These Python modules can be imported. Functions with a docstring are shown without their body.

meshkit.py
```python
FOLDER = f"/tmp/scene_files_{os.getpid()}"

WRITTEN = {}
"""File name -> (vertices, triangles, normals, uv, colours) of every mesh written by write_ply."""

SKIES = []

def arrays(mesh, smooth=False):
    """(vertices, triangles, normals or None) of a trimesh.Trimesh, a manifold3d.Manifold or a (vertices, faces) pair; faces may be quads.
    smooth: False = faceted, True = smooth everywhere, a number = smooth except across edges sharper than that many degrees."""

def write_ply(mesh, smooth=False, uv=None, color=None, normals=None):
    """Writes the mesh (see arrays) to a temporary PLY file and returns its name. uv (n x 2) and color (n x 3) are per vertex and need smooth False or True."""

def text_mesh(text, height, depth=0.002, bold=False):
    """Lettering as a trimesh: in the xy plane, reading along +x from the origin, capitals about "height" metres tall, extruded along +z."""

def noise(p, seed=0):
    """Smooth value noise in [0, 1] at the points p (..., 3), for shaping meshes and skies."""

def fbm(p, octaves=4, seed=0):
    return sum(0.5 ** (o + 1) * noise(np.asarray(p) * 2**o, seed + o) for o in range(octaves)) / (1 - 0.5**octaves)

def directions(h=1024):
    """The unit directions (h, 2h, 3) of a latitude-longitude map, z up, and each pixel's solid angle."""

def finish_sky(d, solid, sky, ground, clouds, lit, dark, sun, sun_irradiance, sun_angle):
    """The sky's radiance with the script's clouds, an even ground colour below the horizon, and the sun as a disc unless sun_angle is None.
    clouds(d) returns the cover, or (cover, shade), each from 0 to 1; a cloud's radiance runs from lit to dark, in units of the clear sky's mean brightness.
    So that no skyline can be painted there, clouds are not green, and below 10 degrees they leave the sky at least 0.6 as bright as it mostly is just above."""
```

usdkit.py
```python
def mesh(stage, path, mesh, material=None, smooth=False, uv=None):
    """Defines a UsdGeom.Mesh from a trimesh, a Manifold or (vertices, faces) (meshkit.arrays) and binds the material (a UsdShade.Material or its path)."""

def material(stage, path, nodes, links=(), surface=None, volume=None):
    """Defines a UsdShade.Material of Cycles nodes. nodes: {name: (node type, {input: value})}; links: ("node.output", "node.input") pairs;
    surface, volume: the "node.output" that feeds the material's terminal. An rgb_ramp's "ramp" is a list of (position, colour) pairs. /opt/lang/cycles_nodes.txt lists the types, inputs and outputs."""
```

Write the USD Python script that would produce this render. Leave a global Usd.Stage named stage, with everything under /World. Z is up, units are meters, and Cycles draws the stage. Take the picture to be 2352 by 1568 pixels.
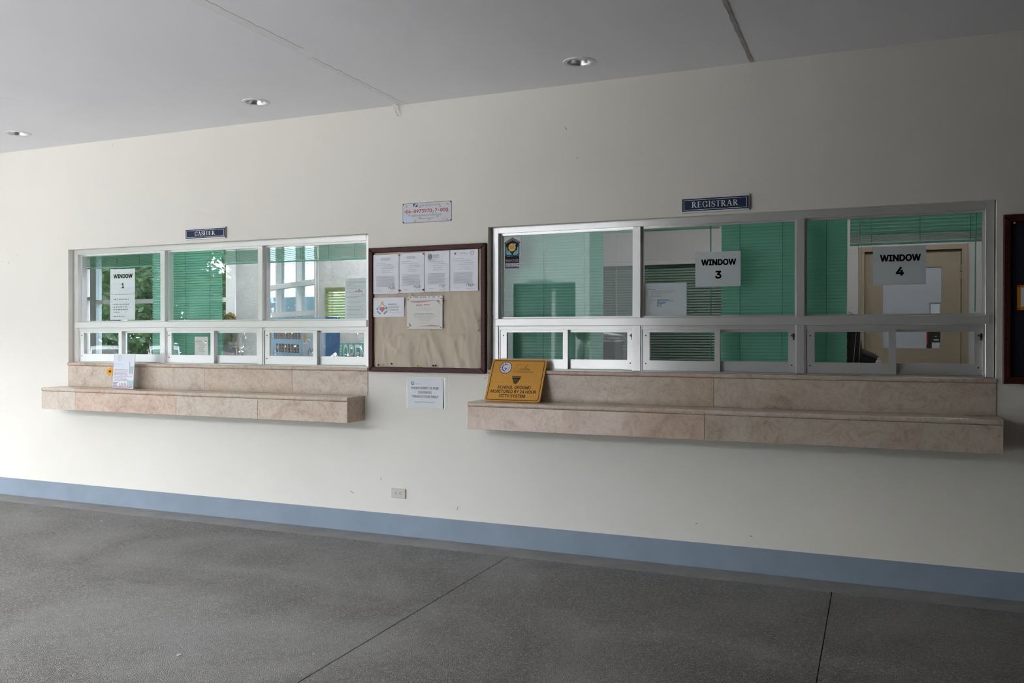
import math
import numpy as np
import trimesh
import manifold3d as m3
import shapely
from shapely import affinity
from shapely.geometry import Polygon, LineString, Point, box as sbox
from shapely.ops import unary_union
import usdkit
import meshkit
from pxr import Usd, UsdGeom, UsdLux, UsdShade, Gf, Sdf

stage = Usd.Stage.CreateInMemory()
UsdGeom.SetStageUpAxis(stage, UsdGeom.Tokens.z)
UsdGeom.SetStageMetersPerUnit(stage, 1.0)
UsdGeom.Xform.Define(stage, "/World")
stage.SetDefaultPrim(stage.GetPrimAtPath("/World"))
UsdGeom.Scope.Define(stage, "/World/Looks")
rng = np.random.default_rng(7)

# ------------------------------------------------------------------ camera, sky, sun, exposure
F_PX, YAW, PITCH, ROLL = 1967.9, 0.401435624, -0.00572205, 0.00067163
EYE = np.array([0.0, -5.5, 1.4724])
fwd = np.array([-math.sin(YAW), math.cos(YAW), 0.0]); right = np.array([math.cos(YAW), math.sin(YAW), 0.0]); up = np.array([0, 0, 1.0])
fwd, up = fwd * math.cos(PITCH) + up * math.sin(PITCH), up * math.cos(PITCH) - fwd * math.sin(PITCH)
right, up = right * math.cos(ROLL) + up * math.sin(ROLL), up * math.cos(ROLL) - right * math.sin(ROLL)
cam = UsdGeom.Camera.Define(stage, "/World/camera")
mat = Gf.Matrix4d(*right, 0, *up, 0, *(-fwd), 0, *EYE, 1)
cam.AddTransformOp().Set(mat)
cam.CreateHorizontalApertureAttr(36.0); cam.CreateVerticalApertureAttr(24.0)
cam.CreateFocalLengthAttr(36.0 * F_PX / 2352)
cam.CreateClippingRangeAttr(Gf.Vec2f(0.05, 500))
cam.CreateExposureAttr(3.3)

def material(name, nodes, links=(), surface="p.BSDF"):
    return usdkit.material(stage, "/World/Looks/" + name, nodes, links, surface=surface)

dome = UsdLux.DomeLight.Define(stage, "/World/sky")
dome.CreateIntensityAttr(1.0)
SKY = usdkit.material(stage, "/World/Looks/sky_cloudy", {
    "t": ("texture_coordinate", {}),
    "n": ("noise_texture", {"scale": 2.2, "detail": 6.0, "roughness": 0.55}),
    "r": ("rgb_ramp", {"ramp": [(0.38, (0.66, 0.78, 0.95)), (0.6, (1.0, 1.0, 1.0))]}),
    "b": ("background_shader", {"strength": 1.55}),
}, [("t.generated", "n.vector"), ("n.fac", "r.fac"), ("r.color", "b.color")], surface="b.background")
UsdShade.MaterialBindingAPI.Apply(dome.GetPrim()).Bind(SKY)
sun = UsdLux.DistantLight.Define(stage, "/World/sun")
sun.CreateIntensityAttr(12.0); sun.CreateAngleAttr(0.6); sun.CreateColorAttr(Gf.Vec3f(1.0, 0.95, 0.86))
sun.AddRotateXYZOp().Set(Gf.Vec3f(28, -10, 0))


def at(px, py, y):
    """the point of the plane y = const that the photograph shows at a pixel (to measure by)"""
    d = fwd * F_PX + right * (px - 1176) - up * (py - 784)
    p = EYE + d * ((y - EYE[1]) / d[1])
    return p[0], p[2]

# ------------------------------------------------------------------ names, things, parts
_used = {}
def numbered(parent, name):
    k = (parent, name); n = _used.get(k, 0); _used[k] = n + 1
    return f"{parent}/{name}" if n == 0 else f"{parent}/{name}_{n:03d}"

def _path(parent):
    if parent is None: return "/World"
    return str(parent.GetPath())

ORG = {}
def thing(name, label, cat, loc=(0, 0, 0), rot=None, group=None, kind=None):
    x = UsdGeom.Xform.Define(stage, numbered("/World", name))
    x.AddTranslateOp().Set(Gf.Vec3d(*map(float, loc)))
    if rot is not None: x.AddRotateXYZOp().Set(Gf.Vec3f(*map(float, rot)))
    p = x.GetPrim(); ORG[str(p.GetPath())] = np.zeros(3) if rot is not None else np.array(loc, float)
    tag(p, label, cat, group, kind)
    return p

def tag(p, label=None, cat=None, group=None, kind=None):
    for k, v in (("label", label), ("category", cat), ("group", group), ("kind", kind)):
        if v: p.SetCustomDataByKey(k, v)
    return p

def obj(name, mesh, m, parent=None, smooth=False, label=None, org=None):
    """ONE mesh; the vertices of a part are given in the world and moved to its thing's base (turned things: in the thing's own frame)"""
    v, f, n = meshkit.arrays(mesh, smooth)
    o = np.zeros(3) if parent is None else ORG.get(str(parent.GetPath()), np.zeros(3))
    path = numbered(_path(parent), name)
    if n is None:
        g = usdkit.mesh(stage, path, (np.asarray(v) - o, f), m)
    else:
        g = usdkit.mesh(stage, path, (np.asarray(v) - o, f), m)
        g.CreateNormalsAttr([Gf.Vec3f(*map(float, a)) for a in n]); g.SetNormalsInterpolation("vertex")
    p = g.GetPrim(); ORG[str(p.GetPath())] = o
    if label: p.SetCustomDataByKey("label", label)
    if name in ("text_lines", "blue_text_lines", "small_emblems", "corner_print", "header_print", "side_print", "text_line", "print_line", "script_line"): p.SetCustomDataByKey("kind", "stuff")
    return p

def single(name, mesh, m, label, cat, group=None, kind=None, smooth=False):
    return tag(obj(name, mesh, m, None, smooth), label, cat, group, kind)

def struct(name, mesh, m, label, cat, smooth=False):
    return single(name, mesh, m, label, cat, kind="structure", smooth=smooth)

# ------------------------------------------------------------------ shapes
def cat_(ms):
    ms = [x if isinstance(x, trimesh.Trimesh) else trimesh.Trimesh(*meshkit.arrays(x)[:2], process=False) for x in ms]
    return trimesh.util.concatenate(ms)

def bx(x0, x1, y0, y1, z0, z1, b=0.0):
    if b <= 0:
        m = trimesh.creation.box(bounds=[[min(x0, x1), min(y0, y1), min(z0, z1)], [max(x0, x1), max(y0, y1), max(z0, z1)]])
        return m
    c = []
    X = (min(x0, x1), max(x0, x1)); Y = (min(y0, y1), max(y0, y1)); Z = (min(z0, z1), max(z0, z1))
    for i in (0, 1):
        for j in (0, 1):
            for k in (0, 1):
                s = (1 - 2 * i, 1 - 2 * j, 1 - 2 * k); p = (X[i], Y[j], Z[k])
                c += [(p[0], p[1] + s[1] * b, p[2] + s[2] * b), (p[0] + s[0] * b, p[1], p[2] + s[2] * b), (p[0] + s[0] * b, p[1] + s[1] * b, p[2])]
    return trimesh.Trimesh(*meshkit.arrays(m3.Manifold.hull_points(np.array(c)))[:2], process=False)

def tube(p, q, r, n=10, r2=None):
    p, q = np.array(p, float), np.array(q, float); d = q - p; L = np.linalg.norm(d); d = d / L
    a = np.cross(d, [0, 0, 1.0] if abs(d[2]) < 0.9 else [1.0, 0, 0]); a /= np.linalg.norm(a); b = np.cross(d, a)
    t = np.arange(n) / n * 2 * math.pi
    ring = np.cos(t)[:, None] * a + np.sin(t)[:, None] * b
    r2 = r if r2 is None else r2
    v = np.vstack([p + ring * r, q + ring * r2, p, q]); f = []
    for i in range(n):
        j = (i + 1) % n
        f += [(i, j, n + j), (i, n + j, n + i), (2 * n, j, i), (2 * n + 1, n + i, n + j)]
    m = trimesh.Trimesh(v, f, process=False)
    if m.volume < 0: m.invert()
    return m

def path_tube(pts, r, n=8):
    return cat_([tube(a, b, r, n) for a, b in zip(pts[:-1], pts[1:])])

def extrude(shape, depth):
    gs = [g for g in getattr(shape, "geoms", [shape]) if g.geom_type == "Polygon" and g.area > 1e-9]
    return cat_([trimesh.creation.extrude_polygon(g, depth, engine="earcut") for g in gs])

def upright(mesh, y):
    """a mesh drawn in xy and extruded along z, stood up facing -y with its front face at y - depth"""
    v = np.array(mesh.vertices)
    return trimesh.Trimesh(np.stack([v[:, 0], y - v[:, 2], v[:, 1]], 1), mesh.faces, process=False)

def plate(shape, y, depth):
    """a flat shape given in (x, z), front at y - depth, back at y"""
    return upright(extrude(shape, depth), y)

def lathe(prof, n=32, c=(0, 0, 0), axis="z"):
    prof = np.array(prof, float); t = np.arange(n) / n * 2 * math.pi
    v = np.concatenate([np.stack([r * np.cos(t), r * np.sin(t), np.full(n, z)], 1) for r, z in prof]); f = []
    for k in range(len(prof) - 1):
        for i in range(n):
            j = (i + 1) % n
            f += [(k * n + i, k * n + j, (k + 1) * n + j), (k * n + i, (k + 1) * n + j, (k + 1) * n + i)]
    if axis == "y": v = np.stack([v[:, 0], -v[:, 2], v[:, 1]], 1)
    return trimesh.Trimesh(v + np.array(c), f, process=False)

def sheet(x0, x1, z0, z1, y, curl=None, n=10, th=0.0006):
    """a sheet of paper facing -y; curl(u, v) says how far it stands off"""
    u, w = np.meshgrid(np.linspace(0, 1, n + 1), np.linspace(0, 1, n + 1), indexing="ij")
    off = np.zeros_like(u) if curl is None else curl(u, w)
    fr = np.stack([x0 + (x1 - x0) * u, y - off, z0 + (z1 - z0) * w], -1).reshape(-1, 3)
    bk = fr + [0, th, 0]; N = len(fr); f = []
    idx = lambda i, j: i * (n + 1) + j
    for i in range(n):
        for j in range(n):
            a, b, c, d = idx(i, j), idx(i + 1, j), idx(i + 1, j + 1), idx(i, j + 1)
            f += [(a, b, c), (a, c, d), (N + a, N + c, N + b), (N + a, N + d, N + c)]
    edge = [idx(i, 0) for i in range(n)] + [idx(n, j) for j in range(n)] + [idx(i, n) for i in range(n, 0, -1)] + [idx(0, j) for j in range(n, 0, -1)]
    for a, b in zip(edge, edge[1:] + edge[:1]): f += [(a, N + a, N + b), (a, N + b, b)]
    return trimesh.Trimesh(np.vstack([fr, bk]), f, process=False)

_txt = {}
def text2(text, bold=False):
    k = (text, bold)
    if k not in _txt:
        m = meshkit.text_mesh(text, 1.0, 1.0, bold); _txt[k] = (np.array(m.vertices), np.array(m.faces))
    return _txt[k]

def lettering(text, x0, x1, z, h, y, bold=False, depth=0.0006, slant=0.0):
    """lettering between x0 and x1 with its base line at z and capitals h tall, front at y - depth"""
    v, f = text2(text, bold); v = v.copy()
    a, b = v[:, 0].min(), v[:, 0].max()
    v[:, 0] = x0 + (v[:, 0] - a) / (b - a) * (x1 - x0) + slant * v[:, 1] * h
    v[:, 1] = z + v[:, 1] * h; v[:, 2] *= depth
    return upright(trimesh.Trimesh(v, f, process=False), y)

def dashes(x0, x1, z, h, y, seed=0, depth=0.0004, fill=0.8, align="l"):
    """a line of print too small to read: word-long dashes"""
    r = np.random.default_rng(seed + int(abs(z) * 1e4)); out = []; x = x0
    while x < x1 - h:
        w = h * r.uniform(1.2, 5); e = min(x + w, x1)
        out.append(bx(x, e, y - depth, y, z, z + h)); x = e + h * (0.5 + (1 - fill) * r.uniform(0, 4))
    return cat_(out)

def para(x0, x1, z1, lines, pitch, h, y, seed=0, **k):
    r = np.random.default_rng(seed); return cat_([dashes(x0, x1 - (x1 - x0) * r.uniform(0, 0.12), z1 - i * pitch, h, y, seed + i, **k) for i in range(lines)])

# a serif alphabet for the door plates: thick stems, thin hairlines, bracketed serifs
def _serif_letters():
    T, t, s = 0.17, 0.05, 0.045
    R = sbox
    def stem(x, w=T, h0=0, h1=1, ser=0.08): return [R(x, h0, x + w, h1), R(x - ser, h0, x + w + ser, h0 + s), R(x - ser, h1 - s, x + w + ser, h1)]
    def ring(cx, cy, rx, ry, thick, thin):
        a = affinity.scale(Point(0, 0).buffer(1, 24), rx, ry); b = affinity.scale(Point(0, 0).buffer(1, 24), rx - thick, ry - thin)
        return affinity.translate(a.difference(b), cx, cy)
    def stroke(pts, w): return [LineString(pts).buffer(w / 2, cap_style=2, join_style=1)]
    def swash(pts, ws):
        out = []
        for (p, a), (q, b) in zip(zip(pts[:-1], ws[:-1]), zip(pts[1:], ws[1:])):
            out.append(unary_union([Point(p).buffer(a / 2), Point(q).buffer(b / 2)]).convex_hull)
        return out
    L = {}
    L["I"] = stem(0.1), 0.38
    L["H"] = stem(0.1) + stem(0.58) + [R(0.2, 0.47, 0.7, 0.47 + t)], 0.86
    arm = lambda y, x1: [R(0.2, y, x1, y + t)]
    L["E"] = stem(0.1) + arm(0.95, 0.62) + arm(0.48, 0.5) + arm(0, 0.66) + [Polygon([(0.62, 1), (0.62, 0.78), (0.55, 0.95)]), Polygon([(0.5, 0.36), (0.5, 0.64), (0.46, 0.5)]), Polygon([(0.68, 0), (0.7, 0.26), (0.58, 0.05)])], 0.76
    c = ring(0.42, 0.5, 0.4, 0.51, 0.16, 0.055)
    L["C"] = [c.difference(Polygon([(0.5, 0.5), (1, 0.86), (1, 0.2)])), Polygon([(0.78, 0.68), (0.78, 1.0), (0.72, 0.98), (0.66, 0.84)])], 0.84
    L["G"] = [c.difference(Polygon([(0.45, 0.5), (1, 0.9), (1, 0.3)])), Polygon([(0.78, 0.68), (0.78, 1.0), (0.72, 0.98), (0.66, 0.84)]), R(0.64, 0.06, 0.8, 0.42), R(0.55, 0.4, 0.88, 0.44)], 0.92
    L["A"] = stroke([(0.12, 0.0), (0.4, 1.0)], 0.06) + stroke([(0.42, 1.0), (0.74, 0.0)], 0.18) + [R(0.22, 0.3, 0.62, 0.35), R(0.0, 0, 0.25, s), R(0.58, 0, 0.92, s)], 0.9
    L["R"] = stem(0.1) + [ring(0.32, 0.74, 0.32, 0.26, 0.15, 0.05).intersection(R(0.25, 0.4, 1, 1.1))] + stroke([(0.36, 0.5), (0.72, 0.02)], 0.17) + [R(0.62, 0, 0.86, s)], 0.86
    L["T"] = stem(0.29) + [R(0.02, 0.95, 0.73, 1), Polygon([(0.02, 1), (0.0, 0.76), (0.09, 0.95)]), Polygon([(0.73, 1), (0.75, 0.76), (0.66, 0.95)])], 0.76
    th = np.linspace(0, 1, 25)
    sx = [0.56, 0.5, 0.36, 0.2, 0.12, 0.18, 0.34, 0.5, 0.58, 0.5, 0.34, 0.18, 0.09]; sy = [0.8, 0.92, 0.965, 0.92, 0.76, 0.62, 0.52, 0.4, 0.24, 0.09, 0.035, 0.08, 0.22]
    sw = [0.05, 0.06, 0.06, 0.1, 0.15, 0.17, 0.17, 0.17, 0.15, 0.1, 0.06, 0.06, 0.05]
    L["S"] = swash(list(zip(sx, sy)), sw) + [Polygon([(0.53, 0.68), (0.6, 1.0), (0.62, 0.68)]), Polygon([(0.05, 0.34), (0.06, 0.0), (0.13, 0.34)])], 0.68
    return {k: (unary_union(v[0]), v[1]) for k, v in L.items()}
SERIF = _serif_letters()

def serif(text, x0, x1, z, h, y, depth=0.001, scale=None):
    W = sum(SERIF[c][1] + 0.05 for c in text) - 0.05; k = (x1 - x0) / W; out = []; x = 0
    for c in text:
        g, w = SERIF[c]; out.append(affinity.affine_transform(g, [k, 0, 0, h, x0 + x * k, z])); x += w + 0.05
    return cat_([plate(g, y, depth) for g in out])

# ------------------------------------------------------------------ looks
def plain(name, color, rough=0.5, metal=0.0, **k):
    return material(name, {"p": ("principled_bsdf", dict(base_color=color, roughness=rough, metallic=metal, **k))})

def paint(name, color, rough, var=0.06, scale=1.3, bump=0.0, spots=0.0, bscale=60.0):
    c = np.array(color)
    n = {"g": ("geometry", {}), "n": ("noise_texture", {"scale": scale, "detail": 5.0, "roughness": 0.6}),
         "r": ("rgb_ramp", {"ramp": [(0.3, tuple(c * (1 - var))), (0.7, tuple(c * (1 + var * 0.6)))]}),
         "b": ("noise_texture", {"scale": bscale, "detail": 4.0}), "u": ("bump", {"strength": bump, "distance": 0.002}),
         "p": ("principled_bsdf", {"roughness": rough})}
    l = [("g.position", "n.vector"), ("g.position", "b.vector"), ("n.fac", "r.fac"), ("b.fac", "u.height"), ("u.normal", "p.normal")]
    if spots > 0:
        n["v"] = ("noise_texture", {"scale": 9.0, "detail": 8.0, "roughness": 0.75})
        n["w"] = ("rgb_ramp", {"ramp": [(0.68, (1, 1, 1)), (0.76, (1 - spots,) * 3)]})
        n["m"] = ("mix", {"mix_type": "multiply", "fac": 1.0})
        l += [("g.position", "v.vector"), ("v.fac", "w.fac"), ("r.color", "m.color1"), ("w.color", "m.color2"), ("m.color", "p.base_color")]
    else: l += [("r.color", "p.base_color")]
    return material(name, n, l)

M = {}
M["wall"] = paint("cream_wall_paint", (0.745, 0.71, 0.64), 0.62, 0.035, 0.8, 0.15, 0.10)
M["ceil"] = paint("white_ceiling_paint", (0.83, 0.825, 0.85), 0.75, 0.04, 0.7, 0.1)
M["base"] = paint("blue_grey_skirting_paint", (0.225, 0.28, 0.34), 0.5, 0.10, 3.0, 0.2, 0.12)
M["office"] = paint("office_lilac_grey_paint", (0.48, 0.475, 0.48), 0.7, 0.02, 1.0)
M["office_floor"] = plain("office_floor_vinyl", (0.2, 0.19, 0.18), 0.4)
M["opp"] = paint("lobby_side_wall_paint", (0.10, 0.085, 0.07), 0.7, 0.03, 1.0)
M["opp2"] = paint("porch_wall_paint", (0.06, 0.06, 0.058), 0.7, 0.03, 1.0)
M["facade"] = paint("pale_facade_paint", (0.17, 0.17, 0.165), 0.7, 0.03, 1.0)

def pebble():
    n = {"g": ("geometry", {}),
         "v": ("voronoi_texture", {"scale": 120.0, "randomness": 1.0}),
         "e": ("voronoi_texture", {"scale": 120.0, "feature": "distance_to_edge"}),
         "er": ("rgb_ramp", {"ramp": [(0.0, (0, 0, 0)), (0.22, (0.7, 0.7, 0.7)), (0.5, (1, 1, 1))]}),
         "sp": ("separate_color", {}),
         "cr": ("rgb_ramp", {"ramp": [(0.0, (0.088, 0.078, 0.072)), (0.45, (0.226, 0.205, 0.189)), (0.8, (0.35, 0.316, 0.288)), (1.0, (0.53, 0.49, 0.45))]}),
         "mm": ("mix", {"mix_type": "mix", "color1": (0.12, 0.113, 0.108)}),
         "d": ("noise_texture", {"scale": 1.1, "detail": 6.0, "roughness": 0.62, "distortion": 0.6}),
         "dr": ("rgb_ramp", {"ramp": [(0.42, (0, 0, 0)), (0.68, (0.5, 0.5, 0.5))]}),
         "dm": ("mix", {"mix_type": "mix", "color2": (0.33, 0.318, 0.305)}),
         "bh": ("math", {"math_type": "multiply"}),
         "inv": ("invert", {}), "bw": ("rgb_to_bw", {}), "bw2": ("rgb_to_bw", {}),
         "u": ("bump", {"strength": 0.9, "distance": 0.004}),
         "p": ("principled_bsdf", {"roughness": 0.5})}
    l = [("g.position", "v.vector"), ("g.position", "e.vector"), ("g.position", "d.vector"), ("e.distance", "er.fac"), ("v.color", "sp.color"), ("sp.r", "cr.fac"),
         ("er.color", "bw.color"), ("bw.val", "mm.fac"), ("cr.color", "mm.color2"), ("d.fac", "dr.fac"), ("dr.color", "bw2.color"), ("bw2.val", "dm.fac"), ("mm.color", "dm.color1"),
         ("dm.color", "p.base_color"), ("bw.val", "u.height"), ("u.normal", "p.normal")]
    return material("washed_pebble_concrete", n, l)
M["floor"] = pebble()
M["cement"] = paint("smooth_cement", (0.24, 0.228, 0.217), 0.55, 0.22, 4.0, 0.4, 0.2)
M["drive"] = paint("drive_concrete", (0.70, 0.68, 0.645), 0.8, 0.08, 0.5)
M["asphalt"] = paint("car_park_asphalt", (0.10, 0.10, 0.10), 0.8, 0.15, 0.5)

def marble(name, seed, tone):
    t = np.array(tone)
    n = {"g": ("geometry", {}), "mp": ("mapping", {"location": (seed * 3.7, seed * 1.3, seed * 2.1)}),
         "w": ("noise_texture", {"scale": 2.6, "detail": 7.0, "roughness": 0.65, "distortion": 1.6}),
         "r": ("rgb_ramp", {"ramp": [(0.25, tuple(t * (0.66, 0.61, 0.56))), (0.42, tuple(t * (0.95, 0.86, 0.80))), (0.55, tuple(t * (1.02, 1.0, 0.97))), (0.72, tuple(t * (0.98, 0.83, 0.74)))]}),
         "v": ("noise_texture", {"scale": 14.0, "detail": 8.0, "roughness": 0.7, "distortion": 2.4}),
         "vr": ("rgb_ramp", {"ramp": [(0.36, (0.84, 0.79, 0.75)), (0.5, (1, 1, 1)), (0.66, (1.08, 1.07, 1.06))]}),
         "k": ("voronoi_texture", {"scale": 5.5, "feature": "distance_to_edge"}),
         "kd": ("noise_texture", {"scale": 6.0, "detail": 4.0}), "ka": ("vector_math", {"math_type": "multiply_add", "vector2": (0.35, 0.35, 0.35)}),
         "kr": ("rgb_ramp", {"ramp": [(0.0, (0.62, 0.52, 0.45)), (0.02, (1, 1, 1))]}),
         "m1": ("mix", {"mix_type": "multiply", "fac": 1.0}), "m2": ("mix", {"mix_type": "multiply", "fac": 0.22}),
         "p": ("principled_bsdf", {"roughness": 0.24, "coat_weight": 0.1})}
    l = [("g.position", "mp.vector"), ("mp.vector", "w.vector"), ("mp.vector", "v.vector"), ("mp.vector", "kd.vector"), ("kd.color", "ka.vector1"), ("mp.vector", "ka.vector3"), ("ka.vector", "k.vector"),
         ("w.fac", "r.fac"), ("v.fac", "vr.fac"), ("k.distance", "kr.fac"), ("r.color", "m1.color1"), ("vr.color", "m1.color2"), ("m1.color", "m2.color1"), ("kr.color", "m2.color2"), ("m2.color", "p.base_color")]
    return material(name, n, l)
MARBLE = [marble(f"rose_beige_marble_{c}", i + 1, t) for i, (c, t) in enumerate((("warm", (0.57, 0.485, 0.40)), ("pale", (0.59, 0.53, 0.46)), ("rosy", (0.58, 0.465, 0.385)), ("grey", (0.56, 0.50, 0.43))))]

def glassy():
    n = {"lw": ("layer_weight", {"blend": 0.5}), "pw": ("math", {"math_type": "power", "value2": 5.0}), "ma": ("math", {"math_type": "multiply_add", "value2": 0.94, "value3": 0.05}),
         "t": ("transparent_bsdf", {"color": (0.975, 0.99, 0.985)}), "g": ("glossy_bsdf", {"color": (1, 1, 1), "roughness": 0.0}), "m": ("mix_closure", {})}
    return material("window_glass", n, [("lw.facing", "pw.value1"), ("pw.value", "ma.value1"), ("ma.value", "m.fac"), ("t.BSDF", "m.closure1"), ("g.BSDF", "m.closure2")], surface="m.closure")
M["glass"] = glassy()
M["tint"] = material("tinted_window_glass", {"lw": ("layer_weight", {"blend": 0.5}), "pw": ("math", {"math_type": "power", "value2": 5.0}), "ma": ("math", {"math_type": "multiply_add", "value2": 0.94, "value3": 0.05}),
    "t": ("transparent_bsdf", {"color": (0.54, 0.60, 0.61)}), "g": ("glossy_bsdf", {"color": (1, 1, 1), "roughness": 0.0}), "m": ("mix_closure", {})},
    [("lw.facing", "pw.value1"), ("pw.value", "ma.value1"), ("ma.value", "m.fac"), ("t.BSDF", "m.closure1"), ("g.BSDF", "m.closure2")], surface="m.closure")
M["film"] = material("clear_plastic_film", {"lw": ("layer_weight", {"blend": 0.4}), "ma": ("math", {"math_type": "multiply_add", "value2": 0.7, "value3": 0.20}),
    "t": ("transparent_bsdf", {"color": (0.95, 0.95, 0.95)}), "g": ("glossy_bsdf", {"color": (1, 1, 1), "roughness": 0.12}), "m": ("mix_closure", {})},
    [("lw.facing", "ma.value1"), ("ma.value", "m.fac"), ("t.BSDF", "m.closure1"), ("g.BSDF", "m.closure2")], surface="m.closure")
M["alu"] = plain("satin_aluminium", (0.82, 0.815, 0.80), 0.22, 0.5)
M["alu_dark"] = plain("aluminium_track_channel", (0.30, 0.30, 0.31), 0.45, 0.6)
M["black"] = plain("black_plastic", (0.012, 0.012, 0.013), 0.4)
M["screw"] = plain("dark_screw", (0.03, 0.03, 0.03), 0.4, 0.5)
M["chrome"] = plain("bright_reflector", (0.62, 0.63, 0.64), 0.28, 1.0)
M["trim"] = plain("white_lamp_trim", (0.72, 0.72, 0.72), 0.45)
M["bulb"] = plain("unlit_lamp_glass", (0.82, 0.83, 0.84), 0.15)
M["tape"] = plain("joint_tape", (0.78, 0.78, 0.78), 0.7)
M["strip"] = paint("stained_joint_strip", (0.40, 0.375, 0.35), 0.7, 0.3, 5.0)
M["paper"] = plain("white_paper", (0.76, 0.775, 0.80), 0.75)
M["paper_warm"] = plain("cream_card", (0.72, 0.70, 0.65), 0.6)
M["lam"] = plain("laminated_paper", (0.74, 0.76, 0.80), 0.22)
M["ink"] = plain("black_ink", (0.02, 0.02, 0.024), 0.6)
M["ink_grey"] = plain("grey_ink", (0.50, 0.51, 0.54), 0.7)
M["ink_pale"] = plain("pale_grey_ink", (0.55, 0.56, 0.59), 0.7)
M["ink_mid"] = plain("mid_grey_ink", (0.22, 0.23, 0.26), 0.7)
M["ink_blue"] = plain("blue_ink", (0.25, 0.32, 0.60), 0.7)
M["ink_red"] = plain("red_ink", (0.45, 0.03, 0.05), 0.6)
M["ink_pink"] = plain("rose_ink", (0.55, 0.33, 0.37), 0.6)
M["ink_mauve"] = plain("mauve_ink", (0.36, 0.31, 0.34), 0.6)
M["navy"] = plain("navy_plate", (0.014, 0.028, 0.075), 0.4, specular_ior_level=0.3)
M["white"] = plain("white_enamel", (0.74, 0.74, 0.75), 0.35)
M["plate"] = plain("printed_metal_plate", (0.60, 0.60, 0.615), 0.35)
M["plate_edge"] = plain("plate_edge_lacquer", (0.25, 0.25, 0.27), 0.4)
M["yellow"] = plain("amber_sign_sheet", (0.68, 0.325, 0.042), 0.38)
M["dkbrown"] = plain("dark_brown_print", (0.022, 0.012, 0.006), 0.5)
M["olive"] = plain("brown_script_print", (0.15, 0.085, 0.02), 0.5)
M["royal"] = plain("royal_blue_print", (0.03, 0.045, 0.22), 0.5)
M["teal"] = plain("teal_print", (0.10, 0.42, 0.40), 0.45)
M["red"] = plain("red_plastic", (0.42, 0.01, 0.03), 0.3)
M["orange"] = plain("orange_plastic", (0.75, 0.28, 0.02), 0.3)
M["gold"] = plain("yellow_plastic", (0.72, 0.50, 0.03), 0.3)
M["ivory"] = plain("ivory_outlet_plastic", (0.60, 0.55, 0.48), 0.4)
M["felt"] = paint("navy_felt", (0.006, 0.010, 0.022), 0.9, 0.2, 60.0)

def wood():
    n = {"g": ("geometry", {}), "mp": ("mapping", {"scale": (1.0, 1.0, 14.0)}), "n": ("noise_texture", {"scale": 9.0, "detail": 6.0, "distortion": 0.8}),
         "r": ("rgb_ramp", {"ramp": [(0.3, (0.026, 0.0055, 0.0045)), (0.6, (0.070, 0.012, 0.0095)), (0.8, (0.085, 0.018, 0.015))]}), "p": ("principled_bsdf", {"roughness": 0.42, "specular_ior_level": 0.3})}
    return material("varnished_dark_wood", n, [("g.position", "mp.vector"), ("mp.vector", "n.vector"), ("n.fac", "r.fac"), ("r.color", "p.base_color")])
M["wood"] = wood()
M["kraft"] = paint("brown_kraft_paper", (0.57, 0.48, 0.37), 0.6, 0.05, 6.0, 0.3, 0.0, 200.0)

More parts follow.
